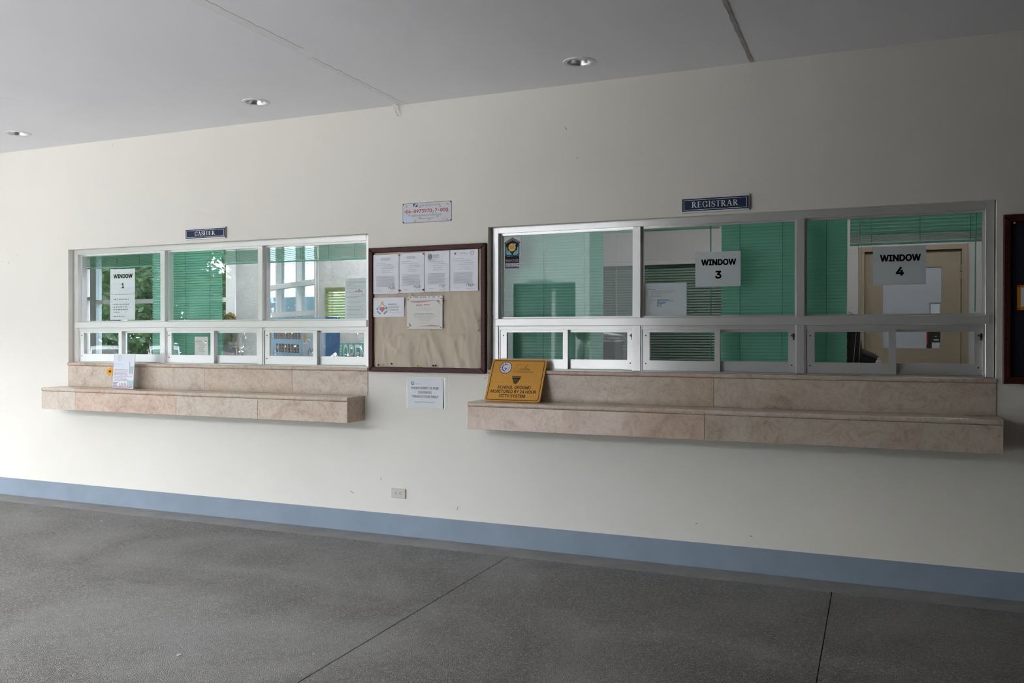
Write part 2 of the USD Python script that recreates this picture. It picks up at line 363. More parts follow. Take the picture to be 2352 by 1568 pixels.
def slat(name, color, trans):
    n = {"d": ("principled_bsdf", {"base_color": color, "roughness": 0.38}), "t": ("translucent_bsdf", {"color": tuple(np.minimum(1, np.array(color) * 1.35))}), "m": ("mix_closure", {"fac": trans})}
    return material(name, n, [("d.BSDF", "m.closure1"), ("t.BSDF", "m.closure2")], surface="m.closure")
M["slat"] = slat("sea_green_blind_slat", (0.28, 0.58, 0.475), 0.32)
M["slat_dark"] = slat("grey_green_blind_slat", (0.13, 0.21, 0.17), 0.1)
M["slat_lime"] = slat("lime_green_blind_slat", (0.30, 0.36, 0.17), 0.5)
M["cord"] = plain("blind_cord", (0.45, 0.50, 0.46), 0.7)
M["cord_dark"] = plain("dark_ladder_cord", (0.05, 0.17, 0.13), 0.8)
M["wand"] = plain("green_wand", (0.08, 0.36, 0.28), 0.25)
M["door"] = plain("tan_door_paint", (0.30, 0.245, 0.18), 0.5)
M["frost"] = plain("frosted_door_film", (0.42, 0.45, 0.52), 0.35)
M["desk"] = plain("grey_counter_laminate", (0.42, 0.42, 0.42), 0.4)
M["lamp2"] = material("cool_fluorescent_tube", {"e": ("emission", {"color": (0.95, 0.98, 1.0), "strength": 13.0})}, surface="e.emission")
M["lamp"] = material("fluorescent_tube", {"e": ("emission", {"color": (1.0, 0.98, 0.95), "strength": 3.4})}, surface="e.emission")
M["bluebd"] = plain("sky_blue_board", (0.44, 0.62, 0.84), 0.45)
M["bluedk"] = plain("deep_blue_board", (0.09, 0.20, 0.46), 0.45)
M["palebd"] = plain("pale_blue_panel", (0.56, 0.63, 0.74), 0.45)
M["skin"] = plain("skin", (0.42, 0.25, 0.17), 0.5)
M["hair"] = plain("black_hair", (0.010, 0.008, 0.007), 0.45)
M["cloth_dk"] = plain("dark_cloth", (0.014, 0.015, 0.018), 0.8)
M["cloth_lt"] = plain("pale_grey_cloth", (0.40, 0.44, 0.43), 0.85)
M["cloth_gr"] = plain("grey_trouser_cloth", (0.07, 0.07, 0.08), 0.85)
M["shoe"] = plain("dark_shoe", (0.02, 0.018, 0.016), 0.5)
M["robe"] = plain("beige_robe", (0.42, 0.33, 0.27), 0.6)
M["robe2"] = plain("mauve_robe", (0.30, 0.21, 0.20), 0.6)
M["curl"] = plain("golden_curls", (0.42, 0.27, 0.10), 0.4)
M["petal"] = plain("orange_petal", (0.80, 0.36, 0.03), 0.5)
M["petal_core"] = plain("brown_flower_core", (0.16, 0.06, 0.015), 0.7)
M["stem"] = plain("green_stem", (0.10, 0.22, 0.05), 0.6)
M["acrylic"] = material("clear_acrylic", {"lw": ("layer_weight", {"blend": 0.35}), "ma": ("math", {"math_type": "multiply_add", "value2": 0.5, "value3": 0.05}),
    "t": ("transparent_bsdf", {"color": (0.96, 0.97, 0.98)}), "g": ("glossy_bsdf", {"roughness": 0.03, "color": (1, 1, 1)}), "m": ("mix_closure", {})},
    [("lw.facing", "ma.value1"), ("ma.value", "m.fac"), ("t.BSDF", "m.closure1"), ("g.BSDF", "m.closure2")], surface="m.closure")
M["leaf"] = material("tree_leaves", {"o": ("geometry", {}), "r": ("rgb_ramp", {"ramp": [(0.0, (0.055, 0.09, 0.03)), (0.6, (0.12, 0.175, 0.06)), (1.0, (0.27, 0.32, 0.10))]}),
    "d": ("principled_bsdf", {"roughness": 0.45}), "t": ("translucent_bsdf", {}), "m": ("mix_closure", {"fac": 0.35})},
    [("o.random_per_island", "r.fac"), ("r.color", "d.base_color"), ("r.color", "t.color"), ("d.BSDF", "m.closure1"), ("t.BSDF", "m.closure2")], surface="m.closure")
M["bark"] = paint("tree_bark", (0.14, 0.10, 0.07), 0.9, 0.3, 6.0)
M["car_white"] = plain("white_car_paint", (0.75, 0.76, 0.77), 0.25, 0.0, coat_weight=1.0)
M["car_dark"] = plain("dark_grey_car_paint", (0.06, 0.07, 0.08), 0.25, 0.3, coat_weight=1.0)
M["car_glass"] = plain("car_window_glass", (0.02, 0.03, 0.035), 0.05)
M["tyre"] = plain("tyre_rubber", (0.02, 0.02, 0.02), 0.8)
M["tail"] = plain("red_tail_lamp", (0.5, 0.01, 0.01), 0.15)
M["headlamp"] = plain("clear_headlamp", (0.6, 0.62, 0.65), 0.1)
M["bluewall"] = paint("pale_blue_boundary_wall", (0.13, 0.185, 0.22), 0.8, 0.05, 1.0)
M["fence"] = plain("white_fence_paint", (0.75, 0.76, 0.77), 0.5)
M["print_tan"] = plain("portrait_print", (0.20, 0.11, 0.10), 0.5)
M["print_face"] = plain("portrait_faces", (0.42, 0.29, 0.26), 0.5)

# ------------------------------------------------------------------ the lobby: walls, floor, ceiling
CEIL = 3.178
CX0, CX1, RX0, RX1 = -6.642, -3.507, -2.518, 0.625       # the two openings
ZSILL, ZTOP = 1.240, 2.245
wall = sbox(-12.7, -0.3, 3.5, CEIL + 0.12).difference(sbox(CX0, 1.0266, CX1, ZTOP)).difference(sbox(RX0, 1.0266, RX1, ZTOP))
wf = thing("wall_front", "cream painted lobby wall with the two service window openings", "wall", (0, 0, 0), kind="structure")
obj("wall_body", plate(wall, 0.15, 0.15), M["wall"], wf)
mk = []
def mark(px, py, dx, dz, name="scuff_mark", m=None):
    x, z = at(px, py, 0.0)
    g = affinity.translate(affinity.rotate(affinity.scale(Point(0, 0).buffer(1, 4), 0.5, 0.5), 0), 0, 0)
    s = LineString([(x - dx / 2, z - dz / 2), (x + dx / 2, z + dz / 2)]).buffer(0.0022, 2)
    obj(name, plate(s, 0.0, 0.0007), m or M["ink_mid"], wf)
for px, py, dx, dz in ((875, 1099, 0.003, 0.014), (809, 1130, 0.03, -0.012), (1051, 1167, 0.008, 0.022), (1326, 362, 0.002, 0.006), (40, 585, 0.003, 0.003), (20, 603, 0.006, 0.01), (5, 600, 0.006, 0.004), (1115, 868, 0.008, 0.006), (1725, 1231, 0.012, -0.003), (258, 334, 0.006, -0.008), (1600, 1202, 0.01, 0.004), (1300, 295, 0.01, -0.016)):
    mark(px, py, dx, dz)
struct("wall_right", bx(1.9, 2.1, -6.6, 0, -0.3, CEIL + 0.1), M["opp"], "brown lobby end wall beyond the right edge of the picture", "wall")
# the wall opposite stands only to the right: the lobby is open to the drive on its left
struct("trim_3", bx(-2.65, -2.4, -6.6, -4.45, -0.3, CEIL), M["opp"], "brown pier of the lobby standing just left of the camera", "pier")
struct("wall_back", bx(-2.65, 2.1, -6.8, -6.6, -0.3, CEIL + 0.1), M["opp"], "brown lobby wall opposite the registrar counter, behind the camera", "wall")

# floor: slabs between the sawn joints, a smooth cement border along the wall
fl = thing("floor", "dark washed pebble lobby floor with sawn joints", "floor", (0, 0, 0), kind="structure")
edges = [-11.6, -9.6, -8.35, -6.32, -4.29, -2.26, -0.228, 1.9]
for i, (a, b) in enumerate(zip(edges[:-1], edges[1:])):
    ga = 0.004 if i >= 5 else 0.0012; gb = 0.004 if i >= 4 else 0.0012
    obj("floor_slab", bx(a + ga / 2, b - gb / 2, -7.4, -0.235, -0.12, 0.0, 0.0015), M["floor"], fl)
obj("cement_border", bx(-11.6, 1.9, -0.235, 0.0, -0.12, 0.0005), M["cement"], fl, label="smooth cement border along the wall")
obj("floor_bed", bx(-11.6, 1.9, -7.4, 0.0, -0.3, -0.115), M["cement"], fl)
struct("baseboard_front", bx(-12.6, 1.9, -0.003, 0.0, 0.0, 0.158), M["base"], "blue grey painted skirting band along the foot of the wall", "skirting")
for i, (px, py, w) in enumerate(((233, 1197, 0.016), (411, 1504, 0.016), (720, 1503, 0.007))):
    d = fwd * F_PX + right * (px - 1176) - up * (py - 784); p = EYE + d * (-EYE[2] / d[2])
    v = m3.Manifold.hull_points(np.array([(p[0] + w * math.cos(t) * (0.6 + 0.4 * (k % 2)), p[1] + w * 0.8 * math.sin(t), z) for k, t in enumerate(np.linspace(0, 6.28, 8)[:-1]) for z in (0.0005, 0.003)]))
    single("paper_scrap", v, M["ink_grey"], ("small white scrap lying near the skirting at left", "white scrap on the pebble floor in the lower left", "tiny white scrap near the long floor joint")[i], "litter")

# ceiling: plaster boards with the joints of the photograph, round holes for the lamps
LAMPS = [(-1.701, -0.431), (-4.157, -0.480), (-6.64, -0.480)]
ce = thing("ceiling", "white plaster ceiling with cracked and taped board joints", "ceiling", (0, 0, 0), kind="structure")
ced = [-11.3, -5.735, -3.2, -0.708, 1.9]
for i, (a, b) in enumerate(zip(ced[:-1], ced[1:])):
    g = [0.0, 0.0015, 0.001, 0.006, 0.0]
    s = sbox(a + g[i] / 2, -7.4, b - g[i + 1] / 2, 0.0)
    for lx, ly in LAMPS: s = s.difference(Point(lx, ly).buffer(0.083, 24))
    me = extrude(s, 0.03); me.apply_translation([0, 0, CEIL]); obj("ceiling_panel", me, M["ceil"], ce)
def joint_strip(x, y0, y1, w, seed, m, name, t=0.0015):
    r = np.random.default_rng(seed); ys = np.linspace(y0, y1, 40)
    L = [(x - w / 2 + r.uniform(-1, 1) * w * 0.16, q) for q in ys]; Rr = [(x + w / 2 + r.uniform(-1, 1) * w * 0.16, q) for q in ys[::-1]]
    me = extrude(Polygon(L + Rr).buffer(0), t); me.apply_translation([0, 0, CEIL - t]); return obj(name, me, m, ce)
joint_strip(-3.16, -3.6, -1.30, 0.055, 3, M["tape"], "joint_tape"); joint_strip(-3.2, -1.15, -0.02, 0.05, 4, M["tape"], "joint_tape")
joint_strip(-0.712, -3.0, -0.02, 0.022, 5, M["strip"], "joint_strip", 0.004)
# the peeled end of the tape hangs down in front of the wall
x0, z0 = at(905, 233, -0.06); x1, z1 = at(912, 264, -0.06)
pe = []
for k in range(9):
    t = k / 8; w = 0.012 * (1 - 0.75 * t); cx = x0 + (x1 - x0) * t - 0.01 * math.sin(t * 2.5); cz = CEIL - 0.001 + (z1 - CEIL) * t; pe.append(((cx - w, -0.06 + 0.02 * t, cz), (cx + w, -0.05 + 0.02 * t, cz)))
v = []; f = []
for k, (a, b) in enumerate(pe): v += [a, b, (a[0], a[1] + 0.001, a[2]), (b[0], b[1] + 0.001, b[2])]
for k in range(8):
    i, j = 4 * k, 4 * k + 4
    f += [(i, i + 1, j + 1), (i, j + 1, j), (i + 2, j + 3, i + 3), (i + 2, j + 2, j + 3), (i, j, j + 2), (i, j + 2, i + 2), (i + 1, i + 3, j + 3), (i + 1, j + 3, j + 1)]
obj("peeled_tape", trimesh.Trimesh(v, f, process=False), M["tape"], ce, label="loose white end of joint tape hanging down")
struct("trim_1", bx(-8.3, -7.69, -7.4, 0, CEIL - 0.075, CEIL), M["ceil"], "shallow beam below the ceiling at the far left", "beam")
struct("canopy_roof", bx(-11.3, 3.6, -7.4, 0.15, CEIL + 0.031, CEIL + 0.3), M["ceil"], "roof slab above the lobby ceiling", "roof")

# recessed lamps
LL = ("round recessed ceiling lamp nearest the camera, above the registrar window", "round recessed ceiling lamp in the middle, above the cashier window", "round recessed ceiling lamp at the far left edge")
for (lx, ly), lab in zip(LAMPS, LL):
    t = thing("recessed_lamp", lab, "ceiling lamp", (lx, ly, CEIL))
    obj("trim_ring", lathe([(0.072, 0.004), (0.072, -0.004), (0.076, -0.007), (0.097, -0.006), (0.100, -0.001), (0.100, 0.0)], 40, (lx, ly, CEIL)), M["trim"], t, 40)
    obj("reflector", lathe([(0.0735, -0.004), (0.068, 0.01), (0.060, 0.05), (0.05, 0.085), (0.035, 0.11), (0.0, 0.115)][::-1], 40, (lx, ly, CEIL)), M["chrome"], t, 60)
    for s in (-1, 1):
        obj("lamp_tube", tube((lx - 0.05, ly + s * 0.016, CEIL + 0.045), (lx + 0.045, ly + s * 0.016, CEIL + 0.045), 0.008, 12), M["bulb"], t, 40)

# ------------------------------------------------------------------ marble counters
def counter(x0, x1, front, apron, label, sill_label, seed):
    t = thing("marble_counter", label, "counter", ((x0 + x1) / 2, -0.1, 0.84))
    k = [seed]
    def mm(): k[0] += 1; return MARBLE[k[0] % 4]
    fr = [x0 - 0.047] + front + [x1 - 0.03 if seed == 0 else x1 + 0.01]
    xe = fr[-1]; xs = fr[0]
    for a, b in zip(fr[:-1], fr[1:]):
        obj("front_slab", bx(a + 0.0008, b - 0.0008, -0.233, -0.213, 0.842, 0.9955, 0.0012), mm(), t)
    for a, b in zip(fr[:-1], fr[1:]):
        prof = sbox(-0.225, 0.9965, -0.001, 1.0265).union(affinity.scale(Point(-0.225, 1.0115).buffer(1, 8), 0.0125, 0.015))
        me = extrude(prof, b - a - 0.001); v = np.array(me.vertices)
        obj("top_slab", trimesh.Trimesh(np.stack([a + 0.0005 + v[:, 2], v[:, 0], v[:, 1]], 1), me.faces, process=False), mm(), t, 50)
    for xa in (xs, xe - 0.02): obj("end_slab", bx(xa + 0.0002, xa + 0.0198, -0.2125, -0.001, 0.842, 0.9955, 0.001), mm(), t)
    obj("underside", bx(xs + 0.021, xe - 0.021, -0.2128, -0.001, 0.855, 0.99), M["cement"], t)
    t = thing("marble_sill", sill_label, "window sill", ((x0 + x1) / 2, 0.07, 1.0268))
    ap = [x0] + apron + [x1]
    for a, b in zip(ap[:-1], ap[1:]): obj("backsplash_slab", bx(a + 0.0008, b - 0.0008, -0.006, 0.14, 1.0268, 1.2105, 0.001), mm(), t)
    for a, b in zip(ap[:-1], ap[1:]):
        prof = sbox(-0.004, 1.2118, 0.15, 1.2395).union(affinity.scale(Point(-0.004, 1.22565).buffer(1, 8), 0.012, 0.01385))
        me = extrude(prof, b - a - 0.001); v = np.array(me.vertices)
        obj("sill", trimesh.Trimesh(np.stack([a + 0.0005 + v[:, 2], v[:, 0], v[:, 1]], 1), me.faces, process=False), mm(), t, 50)
counter(CX0, CX1, [-6.283, -5.161, -4.35], [-5.078, -4.2], "pinkish beige marble counter shelf below the cashier window", "pinkish beige marble backsplash and sill under the cashier window", 0)
counter(RX0, RX1, [-0.96], [-0.943], "pinkish beige marble counter shelf below the registrar window", "pinkish beige marble backsplash and sill under the registrar window", 5)

# ------------------------------------------------------------------ the two aluminium windows
def ring(x0, x1, z0, z1, w, y0, y1):
    return plate(sbox(x0, z0, x1, z1).difference(sbox(x0 + w, z0 + w, x1 - w, z1 - w)), y1, y1 - y0)

def window(n, X0, X1, mull, label, latches):
    t = thing(f"window_{n}", label, "window", ((X0 + X1) / 2, 0.1, ZSILL), kind="structure")
    A = M["alu"]; x0, x1 = X0 + 0.012, X1 - 0.006
    obj("side_frame", bx(x0, x0 + 0.045, 0.05, 0.15, ZSILL, ZTOP, 0.002), A, t); obj("side_frame", bx(x1 - 0.045, x1, 0.05, 0.15, ZSILL, ZTOP, 0.002), A, t)
    obj("head_frame", bx(x0 + 0.045, x1 - 0.045, 0.046, 0.15, 2.200, ZTOP, 0.002), A, t)
    obj("bottom_track", bx(x0 + 0.045, x1 - 0.045, 0.05, 0.15, ZSILL, ZSILL + 0.006), A, t)
    for a, b in mull: obj("mullion", bx(a, b, 0.05, 0.15, ZSILL, 2.2005, 0.002), A, t)
    obj("mid_rail", bx(x0 + 0.03, x1 - 0.028, 0.026, 0.15, 1.545, 1.598, 0.003), A, t)
    xs = [x0 + 0.045] + [q for m_ in mull for q in m_] + [x1 - 0.045]
    for i in range(3):
        a, b = xs[2 * i], xs[2 * i + 1]
        obj("glazing_bead", ring(a, b, 1.598, 2.2, 0.012, 0.088, 0.112), A, t)
        obj("fixed_pane", bx(a + 0.012, b - 0.012, 0.0975, 0.1025, 1.610, 2.188), M["glass"], t)
        obj("header_track", bx(a, b, 0.058, 0.14, 1.518, 1.545, 0.001), A, t)
        mid = (a + b) / 2 - 0.015
        for s, (sa, sb, ya, yb) in enumerate(((a + 0.008, mid + 0.042, 0.064, 0.088), (mid + 0.002, b - 0.008, 0.096, 0.120))):
            wl, wr = (0.050, 0.036) if s == 0 else (0.030, 0.042)
            za, zb = ZSILL + 0.010, 1.518
            shape = sbox(sa, za, sb, zb).difference(sbox(sa + wl, za + 0.066, sb - wr, zb - 0.016))
            sash = obj("sliding_sash", plate(shape, yb, yb - ya), A, t)
            obj("sash_pane", bx(sa + wl - 0.004, sb - wr + 0.004, (ya + yb) / 2 - 0.002, (ya + yb) / 2 + 0.002, za + 0.062, zb - 0.012), M["glass"], sash)
            sx = sa + wl / 2 if s == 0 else sb - wr / 2
            for z in (za + 0.045, zb - 0.038): obj("screw", tube((sx, ya - 0.002, z), (sx, ya + 0.001, z), 0.0045, 8), M["screw"], sash)
            if s == 1 and latches: obj("latch", cat_([bx(sb - 0.016, sb - 0.002, ya - 0.014, ya, 1.468, 1.492, 0.003), bx(sb - 0.012, sb - 0.005, ya - 0.010, ya, 1.452, 1.47)]), M["black"], sash)
        for sx_ in (a, b - 0.008): obj("jamb_strip", bx(sx_, sx_ + 0.008, 0.056, 0.14, ZSILL + 0.006, 1.545), A, t)
        obj("sash_track", bx(a + 0.008, b - 0.008, 0.060, 0.14, ZSILL + 0.006, ZSILL + 0.010), M["alu_dark"], t)
    return t
window(1, CX0, CX1, ((-5.612, -5.560), (-4.579, -4.532)), "white looking aluminium three bay cashier window with six small sliding sashes", False)
window(2, RX0, RX1, ((-1.485, -1.433), (-0.453, -0.404)), "satin aluminium three bay registrar window with six small sliding sashes", True)

# ------------------------------------------------------------------ the offices behind the glass
struct("office_floor", bx(-12.6, 3.4, 0.15, 5.2, -0.3, 0.0), M["office_floor"], "floor of the offices behind the windows", "floor")
struct("office_ceiling", cat_([bx(-12.6, 3.5, 0.15, 5.2, 3.02, 3.1), bx(-12.7, 3.6, 0.15, 5.2, 3.1, 3.5)]), M["office"], "pale ceiling of the offices behind the windows", "ceiling")
struct("wall_partition", bx(-3.02, -2.92, 0.15, 5.2, 0, 3.02), M["office"], "partition between the cashier and registrar offices", "wall")
# registrar office: back wall with door and a blind-covered inner window
DX0, DX1, DZ = -0.103, 0.724, 2.28
BWX0, BWX1, BWZ0, BWZ1 = -2.75, -1.15, 0.9, 2.20
bw = sbox(-2.92, 0, 3.4, 3.02).difference(sbox(DX0 - 0.045, -1, DX1 + 0.045, DZ + 0.04)).difference(sbox(BWX0, BWZ0, BWX1, BWZ1))
struct("wall_office_back", plate(bw, 3.42, 0.12), M["office"], "pale grey wall at the back of the registrar office", "wall")
struct("wall_outer_back", bx(-2.95, 3.5, 5.1, 5.25, 0, 3.1), M["office"], "rear wall of the room behind the registrar office", "wall")
struct("wall_office_right", bx(3.4, 3.55, 0.15, 5.2, 0, 3.1), M["office"], "end wall of the registrar office", "wall")
d1 = thing("door_1", "tan office door with a frosted panel, behind window 4", "door", ((DX0 + DX1) / 2, 3.36, 0), kind="structure")
obj("door_frame", plate(sbox(DX0 - 0.045, 0, DX1 + 0.045, DZ + 0.04).difference(sbox(DX0 + 0.004, -1, DX1 - 0.004, DZ - 0.004)), 3.42, 0.14), M["door"], d1)
leaf = sbox(DX0 + 0.008, 0.01, DX1 - 0.008, DZ - 0.01).difference(sbox(0.061, 1.366, 0.557, 2.12))
lf = obj("door_leaf", plate(leaf, 3.37, 0.04), M["door"], d1)
obj("vision_panel", bx(0.061, 0.557, 3.345, 3.352, 1.366, 2.12), M["frost"], lf, label="pale blue frosted panel")
obj("hinge", cat_([tube((DX1 - 0.002, 3.318, 2.0), (DX1 - 0.002, 3.318, 2.065), 0.012), tube((DX1 - 0.002, 3.318, 2.075), (DX1 - 0.002, 3.318, 2.14), 0.012)]), M["door"], d1)
obj("hinge", tube((DX1 - 0.002, 3.318, 0.3), (DX1 - 0.002, 3.318, 0.43), 0.012), M["door"], d1)
nt = thing("framed_notice", "small chrome framed notice on the door glass behind window 4", "notice", (0.5, 3.34, 1.6))
x0, z0 = at(2134, 728, 3.335); x1, z1 = at(2163, 694, 3.335)
obj("notice_sheet", sheet(x0 + 0.005, 0.555, z0, z1 - 0.005, 3.338), M["palebd"], nt); obj("frame", plate(sbox(x0, z0, 0.556, z1).difference(sbox(x0 + 0.012, z0 + 0.012, 0.544, z1 - 0.008)), 3.3375, 0.008), M["alu_dark"], nt)
x0, z0 = at(2128, 800, 3.335); x1, z1 = at(2160, 756, 3.335)
nt = thing("dark_notice", "black notice with a red edge at the lower corner of the door glass", "notice", (x0, 3.34, z0))
obj("notice_sheet", bx(x0, x1, 3.338, 3.343, z0, z1), M["black"], nt); obj("red_edge", bx(x0, x0 + 0.012, 3.335, 3.338, z0 + 0.04, z1), M["red"], nt)
obj("print_block", cat_([bx(x0 + 0.045, x1 - 0.005, 3.335, 3.338, z0 + 0.002, z0 + 0.055), bx(x0 + 0.06, x1 - 0.012, 3.335, 3.338, z0 + 0.075, z0 + 0.085), bx(x0 + 0.07, x1 - 0.03, 3.335, 3.338, z0 + 0.11, z0 + 0.116)]), M["ink_pale"], nt)
w4 = thing("window_4", "inner office window behind the grey green blind", "window", ((BWX0 + BWX1) / 2, 3.35, BWZ0), kind="structure")
obj("frame", ring(BWX0, BWX1, BWZ0, BWZ1, 0.04, 3.30, 3.42), M["fence"], w4); obj("pane", bx(BWX0 + 0.04, BWX1 - 0.04, 3.36, 3.365, BWZ0 + 0.04, BWZ1 - 0.04), M["glass"], w4)
obj("meeting_rail", bx(BWX0 + 0.04, BWX1 - 0.04, 3.34, 3.38, 1.80, 1.85), M["screw"], w4)
obj("pelmet", bx(-2.85, -1.05, 3.14, 3.30, 2.205, 2.25, 0.003), M["office"], w4)
# cashier office: angled glazed wall, back wall, side wall
K = np.array([-5.847, 2.6]); DB = np.array([-0.8412, 0.5407]); NB = np.array([0.5407, 0.8412])
def along(mesh):
    """local x runs along the angled wall from its right corner, local y through its thickness"""
    v = np.array(mesh.vertices); xy = K + v[:, :1] * DB + v[:, 1:2] * NB
    o = trimesh.Trimesh(np.column_stack([xy, v[:, 2]]), mesh.faces, process=False); o.invert(); return o
def plate_b(shape, d0, d1):
    me = extrude(shape, d1 - d0); v = np.array(me.vertices); me = trimesh.Trimesh(np.stack([v[:, 0], d0 + v[:, 2], v[:, 1]], 1), me.faces, process=False); me.invert(); return along(me)
awall = sbox(-0.02, 0, 3.1, 3.02).difference(sbox(0.02, 1.0, 2.02, 2.95))
struct("wall_angled", plate_b(awall, 0.0, 0.12), M["office"], "angled grey wall of the cashier office holding a gridded window", "wall")
w3 = thing("window_3", "white gridded window in the angled cashier office wall", "window", (-6.7, 3.2, 1.0), kind="structure")
gs = [0.02, 0.66, 1.385, 2.02]; gz = [1.0, 1.745, 2.10, 2.95]
obj("frame", plate_b(sbox(0.02, 1.0, 2.02, 2.95).difference(sbox(0.06, 1.04, 1.98, 2.91)), -0.01, 0.12), M["fence"], w3)
for s in gs[1:3]: obj("mullion", plate_b(sbox(s - 0.024, 1.04, s + 0.024, 2.91), 0.0, 0.10), M["fence"], w3)
for z in gz[1:3]: obj("transom", plate_b(sbox(0.06, z - 0.03, 1.98, z + 0.03), -0.005, 0.08), M["fence"], w3)
obj("pane", plate_b(sbox(0.06, 1.04, 1.98, 2.91), 0.06, 0.066), M["tint"], w3)
# wall right of the corner, with a small window whose lime blind is lit from outside
wa = sbox(-5.85, 0, -3.02, 3.02).difference(sbox(-5.69, 1.66, -5.18, 1.99))
struct("wall_cashier_back", plate(wa, 2.7, 0.1), M["office"], "grey wall at the back of the cashier office beside the gridded window", "wall")
# back wall further left with the tree window
tb = sbox(-12.6, 0, -8.3, 3.02).difference(sbox(-11.50, 1.0, -8.68, 2.85)).difference(sbox(-11.66, 1.0, -11.59, 2.06)).difference(sbox(-11.66, 2.10, -11.59, 2.85))
struct("wall_cashier_rear", plate(tb, 4.62, 0.12), M["office"], "grey rear wall of the cashier office with a wide window to the trees", "wall")
struct("wall_west", bx(-12.7, -12.55, 0.15, 4.7, -0.3, 3.1), M["office"], "west wall of the cashier office", "wall")
struct("trim_2", bx(-8.66, -8.5, 4.3, 4.62, 0, 3.02), M["fence"], "pale column between the office windows", "column")
M["frame_grey"] = plain("grey_window_frame", (0.42, 0.42, 0.43), 0.5)
w5 = thing("window_5", "wide white framed office window looking onto trees", "window", (-10.09, 4.56, 1.0), kind="structure")
obj("frame", ring(-11.50, -8.68, 1.0, 2.85, 0.05, 4.49, 4.60), M["frame_grey"], w5)
obj("transom", bx(-11.45, -8.73, 4.49, 4.58, 1.985, 2.05), M["fence"], w5)
for x in (-10.2,): obj("mullion", bx(x - 0.025, x + 0.025, 4.49, 4.58, 1.05, 2.8), M["fence"], w5)
for x in (-10.9, -9.5): obj("lower_mullion", bx(x - 0.02, x + 0.02, 4.49, 4.58, 1.05, 1.985), M["fence"], w5)
obj("pane", bx(-11.45, -8.73, 4.54, 4.546, 1.05, 2.8), M["tint"], w5)
# inside counters and office lights
for (a, b, lab) in ((-6.6, -3.05, "inner counter behind the cashier window"), (-2.88, 0.62, "inner counter behind the registrar window")):
    t = thing("inner_counter", lab, "counter", ((a + b) / 2, 0.55, 0)); obj("worktop", bx(a, b, 0.29, 0.76, 1.215, 1.245, 0.003), M["desk"], t); obj("body", bx(a + 0.02, b - 0.02, 0.32, 0.72, 0.0, 1.215), M["desk"], t)
for i, (cx, cy) in enumerate(((-8.6, 2.4), (-4.6, 1.5), (-1.6, 1.7), (0.4, 1.7))):
    t = thing("office_light", ("fluorescent office fitting at the rear of the cashier office", "fluorescent office fitting above the cashier counter", "fluorescent office fitting in the middle of the registrar office", "fluorescent office fitting in front of the tan door")[i], "ceiling lamp", (cx, cy, 3.02))
    obj("housing", bx(cx - 0.62, cx + 0.62, cy - 0.1, cy + 0.1, 2.99, 3.02, 0.004), M["white"], t)
    for s in (-1, 1): obj("light_tube", tube((cx - 0.59, cy + s * 0.05, 2.972), (cx + 0.59, cy + s * 0.05, 2.972), 0.016, 10), M["lamp2" if i < 2 else "lamp"], t)

# ------------------------------------------------------------------ blinds
def one_slat(x0, x1, y, z, tilt, w=0.025):
    """a curved slat: arched strip, front edge lower when tilt > 0"""
    n = 5; s = np.linspace(-0.5, 0.5, n) * w; arch = 0.0022 * (1 - (2 * np.linspace(-0.5, 0.5, n)) ** 2)
    c, k = math.cos(tilt), math.sin(tilt)
    yy = y + s * c - arch * k; zz = z + s * k + arch * c
    v = np.array([(x, a, b) for x in (x0, x1) for a, b in zip(yy, zz)] + [(x, a, b - 0.0004) for x in (x0, x1) for a, b in zip(yy, zz)])
    f = []
    for i in range(n - 1):
        f += [(i, i + 1, n + i + 1), (i, n + i + 1, n + i), (2 * n + i, 3 * n + i + 1, 2 * n + i + 1), (2 * n + i, 3 * n + i, 3 * n + i + 1)]
    f += [(0, n, 3 * n), (0, 3 * n, 2 * n), (n - 1, 3 * n - 1, 4 * n - 1), (n - 1, 4 * n - 1, 2 * n - 1)]
    m = trimesh.Trimesh(v, f, process=False); return m

def blind(x0, x1, y, ztop, zbot, stack, label, tilt=1.05, m="slat", pitch=0.0213, w=0.025, cords=(), wand=None, group=None, sag=0.0):
    t = thing("venetian_blind", label, "blind", ((x0 + x1) / 2, y, ztop), group=group)
    S = M[m]
    obj("head_rail", bx(x0, x1, y - 0.014, y + 0.014, ztop - 0.026, ztop, 0.002), S, t)
    if y < 0.3:
        for fx in (0.06, 0.94): obj("bracket", bx(x0 + (x1 - x0) * fx - 0.012, x0 + (x1 - x0) * fx + 0.012, 0.150, y - 0.012, ztop - 0.02, ztop - 0.002), M["alu_dark"], t)
    z = ztop - 0.04; zs = []
    while z > zbot + 0.02 + stack * 0.0045: zs.append(z); z -= pitch
    for q in zs:
        j = rng.uniform(-0.001, 0.001); obj("slat", one_slat(x0 + 0.004, x1 - 0.004 + j, y, q, tilt + rng.uniform(-0.03, 0.03), w), S, t)
    zt = zbot + 0.014
    for k in range(stack): obj("slat", one_slat(x0 + 0.004, x1 - 0.004, y, zt + 0.003 + k * 0.0045, 0.06, w), S, t)
    obj("bottom_rail", bx(x0 + 0.003, x1 - 0.003, y - 0.012, y + 0.012, zbot, zbot + 0.012, 0.002), S, t)
    for fx in (0.16, 0.5, 0.84):
        x = x0 + (x1 - x0) * fx; obj("ladder_cord", cat_([bx(x - 0.0012, x + 0.0012, y - 0.0145, y - 0.0135, zbot + 0.012, ztop - 0.02), bx(x - 0.0012, x + 0.0012, y + 0.0135, y + 0.0145, zbot + 0.012, ztop - 0.02)]), M["cord_dark"] if m != "slat_lime" else M["cord"], t)
    for c in cords: obj("pull_cord", path_tube(c, 0.0016, 6), M["cord"], t)
    if wand: obj("tilt_wand", tube(*wand, 0.004, 8), M["wand"], t)
    return t
ZH = 2.30
blind(-6.70, -5.880, 0.22, ZH, 2.087, 22, "green venetian blind pulled up above the WINDOW 1 notice", 1.0)
